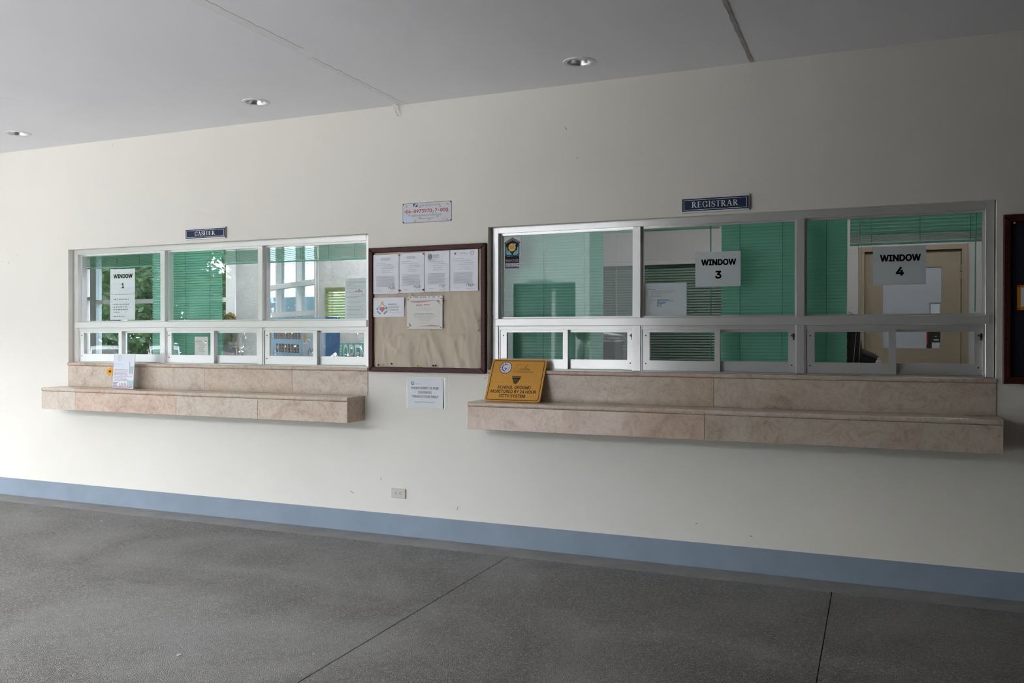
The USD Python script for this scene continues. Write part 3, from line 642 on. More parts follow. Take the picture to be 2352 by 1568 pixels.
blind(-5.874, -5.085, 0.22, ZH, 1.27, 0, "green venetian blind let down fully in the middle cashier bay", 0.95)
blind(-5.078, -4.130, 0.22, ZH, 2.078, 22, "green venetian blind pulled up across the second and third cashier bays", 1.0)
blind(-4.122, -3.40, 0.22, ZH, 2.076, 26, "green venetian blind pulled up in the right end of the cashier window", 1.0)
blind(-2.62, -1.735, 0.22, ZH, 1.27, 0, "green venetian blind let down fully in the left registrar bay", 1.15)
blind(-1.728, -0.945, 0.22, ZH, 2.187, 12, "green venetian blind drawn right up behind the WINDOW 3 notice", 0.9, wand=((-1.002, 0.205, 2.27), (-1.0, 0.205, 1.32)), cords=[[(-1.645, 0.203, 2.27), (-1.64, 0.203, 1.6)]])
blind(-0.938, -0.160, 0.22, ZH, 1.27, 0, "green venetian blind let down fully between windows 3 and 4", 1.15)
zc = 1.27
blind(-0.152, 0.64, 0.22, ZH, 2.036, 12, "green venetian blind half raised above the WINDOW 4 notice", 1.0, wand=((0.540, 0.205, 2.2), (0.537, 0.205, 1.62)),
      cords=[[(-0.098, 0.204, 2.27), (-0.098, 0.204, 1.65), (-0.118, 0.204, 1.42), (-0.130, 0.204, 1.27)], [(-0.082, 0.204, 2.27), (-0.082, 0.204, 1.55), (-0.097, 0.204, 1.27)]])
blind(-2.80, -1.10, 3.20, 2.205, 0.85, 0, "dark grey green blind on the back window of the registrar office", 1.1, "slat_dark", pitch=0.027, w=0.030)
blind(-5.70, -5.17, 2.55, 2.02, 1.64, 0, "lime green sunlit blind on the small back window of the cashier office", 0.85, "slat_lime", pitch=0.030, w=0.030)

# ------------------------------------------------------------------ notices on the glass
def letter_mesh(*ms): return cat_([m for m in ms if m is not None])
YP = 0.1045
def notice_sheet(x0, x1, z0, z1, label, name="paper_notice", m="paper", y=YP):
    t = thing(name, label, "notice", ((x0 + x1) / 2, y, z0)); obj("sheet", bx(x0, x1, y, y + 0.0008, z0, z1), M[m], t); return t
def heavy(m_, d):
    return cat_([trimesh.Trimesh(np.array(m_.vertices) + [d * math.cos(a), 0, d * math.sin(a)], m_.faces, process=False) for a in np.arange(6) * math.pi / 3])
def window_no(x0, x1, z0, z1, n, label, wx, nx):
    t = notice_sheet(x0, x1, z0, z1, label); W_ = x1 - x0; H = z1 - z0
    obj("lettering", heavy(letter_mesh(lettering("WINDOW", x0 + W_ * wx[0], x0 + W_ * wx[1], z0 + H * wx[2], H * wx[3], YP, True), lettering(n, x0 + W_ * nx[0], x0 + W_ * nx[1], z0 + H * nx[2], H * nx[3], YP, True)), 0.0014), M["ink"], t)
window_no(-6.250, -5.958, 1.844, 2.066, "1", "paper notice reading WINDOW 1, upper of the two sheets taped inside", (0.14, 0.90, 0.64, 0.145), (0.47, 0.56, 0.24, 0.19))
window_no(-1.083, -0.795, 1.796, 2.021, "3", "paper notice reading WINDOW 3 on the middle registrar pane", (0.14, 0.90, 0.62, 0.155), (0.45, 0.58, 0.24, 0.20))
window_no(-0.016, 0.272, 1.782, 2.013, "4", "paper notice reading WINDOW 4 on the right registrar pane", (0.14, 0.90, 0.62, 0.155), (0.44, 0.585, 0.25, 0.20))
t = notice_sheet(-6.252, -5.958, 1.617, 1.842, "white sheet with a short bulleted list just below WINDOW 1")
obj("text_lines", cat_([dashes(-6.21, -6.03, 1.795, 0.008, YP, 1)] + [bx(-6.225, -6.219, YP - 0.0004, YP, z, z + 0.005) for z in (1.752, 1.728, 1.706, 1.645)] + [dashes(-6.21, b, z, 0.007, YP, 2) for z, b in ((1.751, -6.01), (1.727, -6.04), (1.705, -6.04), (1.682, -6.14), (1.644, -6.08))]), M["ink_mid"], t)
t = notice_sheet(-1.424, -1.139, 1.603, 1.826, "white sheet with a boxed paragraph in the corner left of WINDOW 3")
obj("box_outline", ring(-1.398, -1.213, 1.735, 1.795, 0.0014, YP - 0.0005, YP), M["ink_grey"], t)
obj("text_lines", cat_([dashes(-1.375, b, z, 0.004, YP, 3) for z, b in ((1.773, -1.222), (1.766, -1.228), (1.759, -1.25), (1.752, -1.30), (1.742, -1.26), (1.7375, -1.31))] + [dashes(a, b, z, 0.004, YP, 4) for z, a, b in ((1.722, -1.395, -1.37), (1.712, -1.39, -1.345), (1.705, -1.39, -1.35), (1.689, -1.39, -1.36))]), M["ink_grey"], t)
obj("blue_text_lines", cat_([dashes(-1.395, -1.345, 1.782, 0.005, YP, 5)] + [dashes(-1.335, b, z, 0.005, YP, 6, fill=1.0) for z, b in ((1.713, -1.255), (1.705, -1.225), (1.697, -1.27), (1.689, -1.28), (1.681, -1.305), (1.673, -1.30))]), M["ink_blue"], t)
t = notice_sheet(-3.786, -3.567, 1.612, 1.921, "white form taped at the right edge of the third cashier pane")
obj("text_lines", cat_([dashes(-3.77, b, z, 0.0045, YP, 7) for z, b in ((1.893, -3.60), (1.884, -3.60), (1.876, -3.70), (1.868, -3.72), (1.858, -3.60), (1.842, -3.60), (1.812, -3.62), (1.778, -3.64), (1.770, -3.66), (1.735, -3.64), (1.7, -3.63), (1.68, -3.62), (1.672, -3.65), (1.64, -3.62))] + [Q for Q in [dashes(-3.635, -3.60, z, 0.0035, YP, 8) for z in (1.795, 1.786, 1.776, 1.757)]]), M["ink_grey"], t)
obj("red_line", dashes(-3.69, -3.625, 1.819, 0.005, YP, 9, fill=1.0), M["ink_red"], t); obj("seal", plate(Point(-3.655, 1.831).buffer(0.006, 8), YP, 0.0005), M["ink_mid"], t)
# office hours card: on the small left sash of the second cashier bay
y = 0.0795
t = notice_sheet(-5.262, -5.120, 1.312, 1.470, "small pale card of service hours in the lower middle cashier sash", "hours_card", "paper_warm", y)
obj("lettering", lettering("SERVICE HOURS", -5.250, -5.126, 1.424, 0.0115, y), M["ink_mid"], t)
obj("text_lines", cat_([dashes(a, b, z, 0.007, y, 11) for z, a, b in ((1.405, -5.23, -5.14), (1.390, -5.225, -5.145), (1.375, -5.22, -5.15), (1.360, -5.215, -5.175), (1.345, -5.215, -5.145))]), M["ink_grey"], t)
# registered employer sticker
SX0, SX1, SZ0, SZ1 = -2.437, -2.310, 1.953, 2.176; YS = 0.0974
t = thing("window_sticker", "dark house-shaped registered employer sticker on the left registrar pane", "sticker", ((SX0 + SX1) / 2, YS, SZ0))
obj("clear_backing", bx(SX0, SX1, YS, YS + 0.0006, SZ0, SZ1), M["plate"], t)
def sx(u): return SX0 + (SX1 - SX0) * u
def sz(v): return SZ1 - (SZ1 - SZ0) * v
def P(pts): return Polygon([(sx(u), sz(v)) for u, v in pts])
def layer(k): return YS - 0.0004 * k
house = P([(0.06, 0.985), (0.04, 0.98), (0.04, 0.2), (0.02, 0.16), (0.5, 0.005), (0.98, 0.15), (0.95, 0.2), (0.93, 0.2), (0.91, 0.985)])
obj("house_shape", plate(house, YS, 0.0004), plain("sticker_black", (0.018, 0.016, 0.024), 0.6, specular_ior_level=0.15), t)
obj("blue_foot", plate(P([(0.05, 0.93), (0.05, 0.985), (0.90, 0.985), (0.91, 0.93)]), layer(1), 0.0004), M["royal"], t)
roof = LineString([(sx(0.08), sz(0.165)), (sx(0.5), sz(0.035)), (sx(0.94), sz(0.155))]).buffer(0.0012, cap_style=2)
roof2 = LineString([(sx(0.1), sz(0.19)), (sx(0.5), sz(0.075)), (sx(0.92), sz(0.185))]).buffer(0.0012, cap_style=2)
body = LineString([(sx(0.09), sz(0.2)), (sx(0.09), sz(0.55)), (sx(0.16), sz(0.595)), (sx(0.82), sz(0.595)), (sx(0.89), sz(0.55)), (sx(0.9), sz(0.2))]).buffer(0.001)
obj("outline", plate(unary_union([roof, roof2, body]), layer(1), 0.0004), M["ink_pale"], t)
obj("sun_disc", plate(affinity.scale(Point(sx(0.48), sz(0.32)).buffer(1, 20), 0.0275, 0.0285), layer(1), 0.0004), plain("sticker_yellow", (0.70, 0.46, 0.03), 0.4), t)
obj("disc_lettering", letter_mesh(lettering("Pag", sx(0.38), sx(0.59), sz(0.31), 0.0105, layer(2)), lettering("IBIG", sx(0.37), sx(0.60), sz(0.365), 0.010, layer(2))), M["ink_red"], t)
hand = [(0.13, 0.31), (0.19, 0.31), (0.21, 0.42), (0.29, 0.48), (0.24, 0.42), (0.27, 0.41), (0.43, 0.50), (0.46, 0.56), (0.2, 0.56), (0.13, 0.52)]
sblue = plain("sticker_blue", (0.12, 0.42, 0.55), 0.4)
obj("hand", plate(P(hand).buffer(0), layer(1), 0.0004), sblue, t); obj("hand", plate(P([(0.985 - u, v) for u, v in hand]).buffer(0), layer(1), 0.0004), sblue, t)
obj("dot", plate(Point(sx(0.655), sz(0.225)).buffer(0.0072, 10), layer(1), 0.0006), sblue, t)
obj("lettering", letter_mesh(lettering("REGISTERED", sx(0.1), sx(0.87), sz(0.745), 0.0105, layer(1)), lettering("EMPLOYER", sx(0.1), sx(0.87), sz(0.785), 0.006, layer(1))), M["ink_grey"], t)
for v in (0.845, 0.915):
    pl = obj("number_strip", plate(LineString([(sx(0.12), sz(v)), (sx(0.85), sz(v))]).buffer(0.0055, 6), layer(1), 0.0004), M["white"], t)
    obj("print_line", dashes(sx(0.13), sx(0.8), sz(v) - 0.002, 0.004, layer(2), 12), M["ink_mid"], pl)

# ------------------------------------------------------------------ plates above the windows
def name_plate(x0, x1, z0, z1, text, fx, label):
    t = thing("office_sign", label, "sign", ((x0 + x1) / 2, -0.01, z0))
    obj("backing", bx(x0, x1, -0.016, 0.0, z0, z1, 0.001), M["navy"], t)
    for a, b in ((z0 - 0.001, z0 + 0.009), (z1 - 0.009, z1 + 0.001)): obj("channel_rail", bx(x0 - 0.001, x1 + 0.001, -0.020, 0.0, a, b, 0.001), M["white"], t)
    obj("end_cap", bx(x1 - 0.001, x1 + 0.004, -0.019, 0.0, z0, z1), M["plate_edge"], t)
    W_, H = x1 - x0, z1 - z0
    obj("border_line", ring(x0 + 0.010, x1 - 0.012, z0 + 0.016, z1 - 0.016, 0.003, -0.0168, -0.016), M["white"], t)
    obj("lettering", serif(text, x0 + W_ * fx[0], x0 + W_ * fx[1], z0 + H * 0.32, H * 0.385, -0.016, 0.0012), M["white"], t)
name_plate(-5.268, -4.854, 2.271, 2.361, "CASHIER", (0.235, 0.755), "navy sign reading CASHIER in white serif letters")
name_plate(-1.144, -0.728, 2.263, 2.360, "REGISTRAR", (0.145, 0.845), "navy sign reading REGISTRAR in white serif letters")

# social security plate
x0, x1, z0, z1 = -3.210, -2.804, 2.303, 2.449
t = thing("number_plate", "white metal registration plate with a red number, above the notice board", "sign", ((x0 + x1) / 2, -0.003, z0))
def rrect(a, c, b, d, r): return sbox(a + r, c + r, b - r, d - r).buffer(r, 5)
obj("plate_edge", plate(rrect(x0, z0, x1, z1, 0.006), 0.0, 0.0020), M["plate_edge"], t)
obj("face", plate(rrect(x0 + 0.004, z0 + 0.004, x1 - 0.004, z1 - 0.004, 0.006), -0.0020, 0.0006), M["plate"], t)
yf = -0.0026
def ux(u): return x0 + (x1 - x0) * u
def uz(v): return z1 - (z1 - z0) * v
obj("red_number", lettering("04-0973970-7-000", ux(0.07), ux(0.925), uz(0.50), 0.0235, yf, True), M["ink_red"], t)
obj("lettering", letter_mesh(lettering("SOCIAL SECURITY SYSTEM", ux(0.335), ux(0.765), uz(0.185), 0.011, yf), lettering("CARITAS DON BOSCO SCHOOL INC", ux(0.175), ux(0.80), uz(0.685), 0.012, yf), lettering("Employer since 1965", ux(0.345), ux(0.63), uz(0.82), 0.008, yf)), M["ink_mid"], t)
lg = obj("logo", bx(ux(0.222), ux(0.31), yf - 0.0004, yf, uz(0.205), uz(0.035)), M["royal"], t)
obj("logo_band", plate(Polygon([(ux(0.225), uz(0.2)), (ux(0.255), uz(0.2)), (ux(0.307), uz(0.07)), (ux(0.307), uz(0.04)), (ux(0.275), uz(0.04))]), yf - 0.0004, 0.0003), M["plate"], lg)
obj("blue_label", bx(ux(0.035), ux(0.215), yf - 0.0004, yf, uz(0.95), uz(0.68)), M["palebd"], t)
obj("corner_print", cat_([dashes(ux(0.80), ux(0.93), uz(v), 0.004, yf, 13) for v in (0.84, 0.9, 0.955)] + [dashes(ux(0.48), ux(0.60), uz(0.25), 0.004, yf, 14)]), M["ink_grey"], t)
hm = []
for u, v in ((0.08, 0.15), (0.05, 0.42), (0.36, 0.21), (0.135, 0.60), (0.255, 0.90), (0.36, 0.755), (0.55, 0.86), (0.715, 0.735), (0.62, 0.53), (0.765, 0.24), (0.915, 0.15), (0.915, 0.52), (0.915, 0.92)):
    hm += [ring(ux(u) - 0.007, ux(u) + 0.007, uz(v) - 0.006, uz(v) + 0.006, 0.0018, yf - 0.0004, yf), bx(ux(u) - 0.001, ux(u) + 0.006, yf - 0.0004, yf, uz(v) - 0.0015, uz(v) + 0.001)]
obj("small_emblems", cat_(hm), M["ink_mid"], t)
for u, v in ((0.012, 0.03), (0.985, 0.03), (0.012, 0.97), (0.985, 0.97)):
    cx_, cz_ = x0 + 0.008 if u < 0.5 else x1 - 0.008, z0 + 0.008 if v > 0.5 else z1 - 0.008
    obj("screw", tube((cx_, yf - 0.002, cz_), (cx_, yf, cz_), 0.0045, 10), M["black"], t)

# ------------------------------------------------------------------ notice boards
def board(x0, x1, z0, z1, label, m, wave):
    t = thing("notice_board", label, "notice board", ((x0 + x1) / 2, -0.02, z0))
    w = 0.037; d = 0.034
    def rail(pts):
        g = Polygon(pts); me = plate(g, 0.0, d); 
        return me
    i = [(x0 + w, z0 + w), (x1 - w, z0 + w), (x1 - w, z1 - w), (x0 + w, z1 - w)]; o = [(x0, z0), (x1, z0), (x1, z1), (x0, z1)]
    for k in range(4):
        a, b = k, (k + 1) % 4; g = Polygon([o[a], o[b], i[b], i[a]]).buffer(-0.0004)
        inner = g.buffer(-0.004); me = cat_([plate(g, 0.0, d - 0.004), trimesh.Trimesh(*meshkit.arrays(m3.Manifold.hull_points(np.array([(p[0], -d + 0.004, p[1]) for p in g.exterior.coords] + [(p[0], -d, p[1]) for p in inner.exterior.coords])))[:2], process=False)])
        obj("frame_rail", me, M["wood"], t)
    N = 90
    obj("backing", bx(x0 + 0.02, x1 - 0.02, -0.006, 0.0, z0 + 0.02, z1 - 0.02), M["wood"], t)
    if wave:
        u, v = np.meshgrid(np.linspace(0, 1, N), np.linspace(0, 1, N), indexing="ij")
        p = np.stack([u * 7 + 1.2 * v, v * 1.6, 0 * u], -1); q = np.stack([u * 16 - 3 * v, v * 5, 0 * u + 2], -1)
        r1 = 1 - np.abs(2 * meshkit.fbm(p, 3, 4) - 1); r2 = 1 - np.abs(2 * meshkit.noise(q, 8) - 1)
        r3 = 1 - np.abs(2 * meshkit.noise(np.stack([u * 11 + 2.4 * v, v * 2.2 + 0.8 * u, 0 * u + 5], -1), 6) - 1)
        h = 0.013 * r1 ** 3 + 0.010 * r3 ** 4 + 0.005 * r2 ** 3 + 0.0025 * meshkit.noise(np.stack([u * 30, v * 9, 0 * u], -1), 3)
        h *= 0.80; h *= np.clip((1 - np.abs(2 * u - 1)) * 14, 0, 1) * (0.70 + 0.65 * np.clip((0.52 - v) * 4, 0, 1))
        h = np.where(v > 0.29, np.minimum(h, 0.0150), h)
        obj("paper_lining", sheet(x0 + 0.028, x1 - 0.028, z0 + 0.028, z1 - 0.028, -0.0068, lambda a, b: meshgrid_pick(h, a, b), N - 1, 0.0005), m, t, True, label="crumpled brown paper lining")
    else: obj("felt", bx(x0 + 0.03, x1 - 0.03, -0.009, -0.006, z0 + 0.03, z1 - 0.03), m, t)
    for fx, zz in ((0.1, z0 + w / 2), (0.88, z0 + w / 2), (0.1, z1 - w / 2), (0.88, z1 - w / 2)): obj("screw", tube((x0 + (x1 - x0) * fx, -d - 0.001, zz), (x0 + (x1 - x0) * fx, -d + 0.001, zz), 0.004, 8), M["screw"], t)
    return t
def meshgrid_pick(h, a, b): return h
BX0, BX1, BZ0, BZ1 = -3.486, -2.525, 1.211, 2.130
board(BX0, BX1, BZ0, BZ1, "dark wood framed notice board lined with crumpled brown paper", M["kraft"], True)
board(0.655, 1.615, 1.211, 2.153, "dark wood framed navy notice board cut by the right edge", M["felt"], False)
t = thing("framed_card", "orange bordered white card on the navy notice board", "notice", (0.83, -0.01, 1.62))
obj("border", bx(0.724, 0.94, -0.0105, -0.0092, 1.622, 1.760), M["orange"], t); obj("card", bx(0.742, 0.925, -0.0115, -0.0105, 1.640, 1.747), M["paper"], t)
for z in (1.629, 1.753): obj("red_corner", bx(0.726, 0.738, -0.0112, -0.0105, z - 0.004, z + 0.004), M["ink_red"], t)

YB = -0.0235                                                       # front of the brown paper's highest folds
def letter(x0, x1, z0, z1, label, seed, head, sign, crinkle):
    t = thing("letter_sheet", label, "letter", ((x0 + x1) / 2, YB, z0))
    def curl(u, w): return 0.0016 + crinkle * 0.004 * meshkit.noise(np.stack([u * 3 + seed, w * 4, 0 * u], -1), seed) * np.sin(u * math.pi) + 0.003 * (np.abs(u - 0.5) * 2) ** 6
    obj("sheet", sheet(x0 + 0.001, x1 - 0.001, z0, z1, YB + 0.002, curl, 12), M["lam"], t, True)
    yt = YB - 0.0055 * crinkle - 0.0022; W_, H = x1 - x0, z1 - z0; X = lambda u: x0 + W_ * u; Zz = lambda v: z1 - H * v
    ms = []
    if head in (1, 2): ms += [dashes(X(0.32), X(0.66), Zz(v), 0.0035, yt, seed, fill=0.9) for v in (0.1, 0.125, 0.15)]
    if head == 3: ms += [dashes(X(0.36), X(0.58), Zz(v), 0.0035, yt, seed, fill=0.95) for v in (0.1, 0.125, 0.15, 0.17)]
    if head == 4: ms += [dashes(X(0.38), X(0.62), Zz(v), 0.0035, yt, seed) for v in (0.08, 0.11)]
    ms += [dashes(X(0.12), X(b), Zz(v), 0.0035, yt, seed + 2) for v, b in ((0.22, 0.5), (0.27, 0.75))]
    ms += [dashes(X(a), X(b), Zz(v), 0.0035, yt, seed + 3, fill=0.7) for v, a, b in ((0.32, 0.4, 0.85), (0.36, 0.3, 0.8), (0.42, 0.38, 0.7), (0.47, 0.35, 0.75))]
    ms += [para(X(0.14), X(0.86), Zz(0.56), 10, 0.0082, 0.0036, yt, seed + 4, fill=0.95)]
    ms += [dashes(X(0.6), X(0.85), Zz(0.95), 0.0035, yt, seed + 5), dashes(X(0.2), X(0.35), Zz(0.93), 0.0035, yt, seed + 6)]
    obj("text_lines", cat_(ms), M["ink_grey"], t)
    r = np.random.default_rng(seed); k = np.linspace(0, 1, 22)
    pts = [(X(0.6 + 0.26 * a + 0.03 * math.sin(a * 23 + seed)), Zz(0.86 - 0.028 * math.sin(a * 31 + seed) - 0.015 * math.sin(a * 11))) for a in k]
    obj("signature", plate(LineString(pts).buffer(0.0009), yt, 0.0004), M["ink_mid"], t)
    if head == 3:
        g = affinity.scale(Point(X(0.22), Zz(0.13)).buffer(1, 16), 0.018, 0.022); obj("seal", plate(g.difference(affinity.scale(g, 0.82, 0.82)).union(affinity.scale(g, 0.62, 0.62)), yt, 0.0004), M["ink_mid"], t)
    if head == 4:
        obj("seal", plate(Point(X(0.19), Zz(0.09)).buffer(0.008, 8), yt, 0.0004), M["ink_mid"], t); g = Point(X(0.79), Zz(0.085)).buffer(0.014, 14); obj("seal", plate(g.difference(affinity.scale(g, 0.7, 0.7)), yt, 0.0004), M["ink_grey"], t)
LS = [(-3.447, -3.226, 1.788, 2.078), (-3.224, -3.015, 1.793, 2.083), (-3.013, -2.809, 1.796, 2.088), (-2.807, -2.585, 1.797, 2.090)]
LB = ["white typed letter, first from the left in the notice board's top row", "white typed letter, second from the left in the notice board's top row", "white letter with a dark round seal, third in the notice board's top row", "white letter with two small emblems, last in the notice board's top row"]
for i, (q, lab) in enumerate(zip(LS, LB)): letter(*q, lab, 20 + i * 7, i + 1, 0, (1.0, 1.0, 0.6, 0.2)[i])

# parents teachers council card
x0, x1, z0, z1 = -3.447, -3.184, 1.617, 1.760
t = thing("council_card", "white card with a heart logo reading PARENTS TEACHERS COUNCIL", "notice", ((x0 + x1) / 2, YB, z0))
obj("card", plate(rrect(x0, z0, x1, z1, 0.006), YB, 0.0010), M["lam"], t)
yc = YB - 0.0010; X = lambda u: x0 + (x1 - x0) * u; Zz = lambda v: z1 - (z1 - z0) * v
hx, hz, hs = X(0.29), Zz(0.60), 0.0235
hp = [(hx + hs * 0.062 * 16 * math.sin(a) ** 3, hz + hs * 0.062 * (13 * math.cos(a) - 5 * math.cos(2 * a) - 2 * math.cos(3 * a) - math.cos(4 * a))) for a in np.linspace(0, 2 * math.pi, 40)[:-1]]
obj("heart", plate(Polygon(hp), yc, 0.0005), plain("heart_rose", (0.52, 0.16, 0.18), 0.5), t)
obj("flame", cat_([plate(Polygon([(X(0.235), Zz(0.40)), (X(0.25), Zz(0.27)), (X(0.275), Zz(0.22)), (X(0.285), Zz(0.33)), (X(0.26), Zz(0.42))]), yc, 0.0005), plate(Polygon([(X(0.345), Zz(0.40)), (X(0.33), Zz(0.26)), (X(0.297), Zz(0.15)), (X(0.29), Zz(0.30)), (X(0.315), Zz(0.42))]), yc, 0.0005)]), plain("flame_orange", (0.72, 0.36, 0.10), 0.5), t)
def el(u, v, a, b, rot): return affinity.rotate(affinity.scale(Point(X(u), Zz(v)).buffer(1, 12), a, b), rot)
tl = plain("logo_teal", (0.10, 0.40, 0.45), 0.5); bl = plain("logo_blue", (0.20, 0.42, 0.60), 0.5); gn = plain("logo_green", (0.14, 0.32, 0.22), 0.5)
obj("teal_figure", plate(unary_union([el(0.135, 0.57, 0.009, 0.0105, 0), el(0.19, 0.44, 0.006, 0.0055, 0)]), yc, 0.0005), tl, t)
obj("blue_figure", plate(affinity.rotate(sbox(X(0.12), Zz(0.80), X(0.25), Zz(0.75)).buffer(0.0025), -32), yc, 0.0005), bl, t)
obj("green_figure", plate(unary_union([el(0.43, 0.54, 0.0095, 0.0105, 0), el(0.38, 0.42, 0.006, 0.0055, 0), affinity.rotate(sbox(X(0.34), Zz(0.79), X(0.46), Zz(0.74)).buffer(0.0025), 38)]), yc, 0.0005), gn, t)
obj("lettering", letter_mesh(lettering("PARENTS", X(0.48), X(0.775), Zz(0.40), 0.0125, yc), lettering("TEACHERS", X(0.485), X(0.83), Zz(0.54), 0.0125, yc), lettering("COUNCIL", X(0.49), X(0.835), Zz(0.68), 0.0125, yc)), M["ink_mid"], t)
obj("text_line", dashes(X(0.5), X(0.92), Zz(0.77), 0.004, yc, 31), M["ink_grey"], t)

# certificate
YB -= 0.003
x0, x1, z0, z1 = -3.160, -2.866, 1.528, 1.754
t = thing("certificate", "cream certificate with rose corners reading CERTIFIED STATUS", "certificate", ((x0 + x1) / 2, YB, z0))
obj("sheet", bx(x0, x1, YB - 0.001, YB, z0, z1), M["paper_warm"], t); obj("white_header", bx(x0 + 0.015, x1 + 0.001, YB - 0.0018, YB - 0.001, z1 - 0.004, z1 + 0.011), M["paper"], t)
yc = YB - 0.001; X = lambda u: x0 + (x1 - x0) * u; Zz = lambda v: z1 - (z1 - z0) * v
obj("header_print", dashes(X(0.08), X(0.95), z1 + 0.001, 0.006, YB - 0.0018, 40, fill=0.2), M["ink_mid"], t)
obj("rose_band", cat_([plate(Polygon([(X(0.06), Zz(0.12)), (X(0.2), Zz(0.10)), (X(0.92), Zz(0.08)), (X(0.6), Zz(0.125)), (X(0.34), Zz(0.165)), (X(0.2), Zz(0.15))]), yc, 0.0004), plate(Polygon([(X(0.24), Zz(0.92)), (X(0.55), Zz(0.90)), (X(0.68), Zz(0.865)), (X(0.92), Zz(0.905)), (X(0.92), Zz(0.925))]), yc, 0.0004)]), M["ink_pink"], t)
obj("corner_mark", plate(Polygon([(X(0.82), Zz(0.085)), (X(0.92), Zz(0.085)), (X(0.92), Zz(0.215))]), yc, 0.0004), M["ink_mauve"], t); obj("corner_mark", plate(Polygon([(X(0.065), Zz(0.92)), (X(0.065), Zz(0.79)), (X(0.14), Zz(0.92))]), yc, 0.0004), M["ink_mauve"], t)
obj("lettering", lettering("CERTIFIED STATUS", X(0.215), X(0.74), Zz(0.545), 0.0105, yc), M["ink_mid"], t)
obj("script_line", cat_([dashes(X(0.27), X(0.43), Zz(0.26), 0.010, yc, 41, fill=1.0), dashes(X(0.48), X(0.67), Zz(0.25), 0.010, yc, 42, fill=1.0)]), M["ink_pink"], t)
obj("text_lines", cat_([dashes(X(0.5 - w), X(0.5 + w), Zz(v), 0.0028, yc, 43) for v, w in ((0.33, 0.07), (0.37, 0.22), (0.40, 0.2), (0.575, 0.31), (0.605, 0.3), (0.635, 0.26), (0.665, 0.22), (0.70, 0.18), (0.74, 0.15), (0.82, 0.13))]), M["ink_grey"], t)
for u, v in ((0.035, 0.055), (0.965, 0.03), (0.035, 0.955), (0.955, 0.955)): obj("corner_dot", tube((X(u), yc - 0.001, Zz(v)), (X(u), yc, Zz(v)), 0.0042, 10), M["screw"], t)

# pushpins
YB += 0.003
def pin(px, py, m, label, y=YB - 0.006):
    x, z = at(px, py, y); t = thing("pushpin", label, "pushpin", (x, y, z))
    obj("head", lathe([(0.0, 0.012), (0.0045, 0.012), (0.006, 0.0095), (0.0038, 0.007), (0.0035, 0.003), (0.0062, 0.0015), (0.0062, 0.0)], 12, (x, y, z), "y"), M[m], t, 40); obj("needle", tube((x, y, z), (x, y + 0.014, z), 0.0007, 6), M["chrome"], t)
pin(917, 586, "gold", "yellow pushpin at the top between the first two letters"); pin(972.5, 582.5, "orange", "orange pushpin at the top between the second and third letters")
pin(918, 667, "red", "red pushpin at the foot of the first letter"); pin(972.5, 665, "red", "red pushpin at the foot of the second letter")
pin(1018.5, 690.5, "red", "red pushpin at the right edge of the certificate"); pin(1097.5, 737, "white", "white pushpin at the right edge of the brown paper"); pin(1098, 758.5, "gold", "yellow pushpin at the right edge of the brown paper")
pin(880, 837, "gold", "yellow pushpin at the bottom left of the brown paper"); pin(870, 838, "screw", "dark pushpin at the bottom left corner of the brown paper"); pin(900, 835, "screw", "dark pushpin at the bottom, right of the lower left yellow pin")
pin(959.5, 839, "gold", "yellow pushpin at the bottom middle of the brown paper"); pin(995, 839.5, "screw", "left dark pushpin of the bottom pair right of the middle"); pin(1001, 839.5, "screw", "right dark pushpin of the bottom pair right of the middle")
pin(2330, 512, "gold", "yellow pushpin at the top of the navy notice board", -0.0095)

# main lobby notice below the board
x0, x1, z0, z1 = -3.170, -2.872, 0.952, 1.171
t = thing("lobby_notice", "white notice reading MAIN LOBBY IS FOR BUSINESS TRANSACTION ONLY", "notice", ((x0 + x1) / 2, -0.004, z0))
obj("plastic_sleeve", bx(x0 - 0.008, x1 + 0.016, -0.0008, -0.0002, z0 - 0.002, z1 + 0.004), M["acrylic"], t)
obj("sheet", sheet(x0, x1, z0, z1, -0.0015, lambda u, w: 0.002 + 0.010 * np.clip(u - 0.86, 0, 1) / 0.14 * np.clip(0.75 - w, 0, 1), 14), M["paper"], t, True)
yc = -0.0042; X = lambda u: x0 + (x1 - x0) * u; Zz = lambda v: z1 - (z1 - z0) * v
obj("lettering", letter_mesh(lettering("MAIN LOBBY IS FOR", X(0.125), X(0.87), Zz(0.375), 0.0165, yc, True), lettering("BUSINESS", X(0.315), X(0.68), Zz(0.52), 0.0165, yc, True), lettering("TRANSACTION ONLY", X(0.125), X(0.86), Zz(0.66), 0.0165, yc, True)), M["ink_mid"], t)
obj("small_print", lettering("Thank you for your cooperation", X(0.2), X(0.765), Zz(0.82), 0.008, yc), M["ink_grey"], t)
g = Point(X(0.155), Zz(0.185)).buffer(0.0135, 14); obj("seal", plate(g.difference(Point(X(0.16), Zz(0.185)).buffer(0.008, 12)).union(Point(X(0.16), Zz(0.2)).buffer(0.004, 6)), yc, 0.0004), M["ink_mid"], t)
obj("text_line", dashes(X(0.235), X(0.38), Zz(0.215), 0.004, yc, 50, fill=1.0), M["ink_grey"], t)

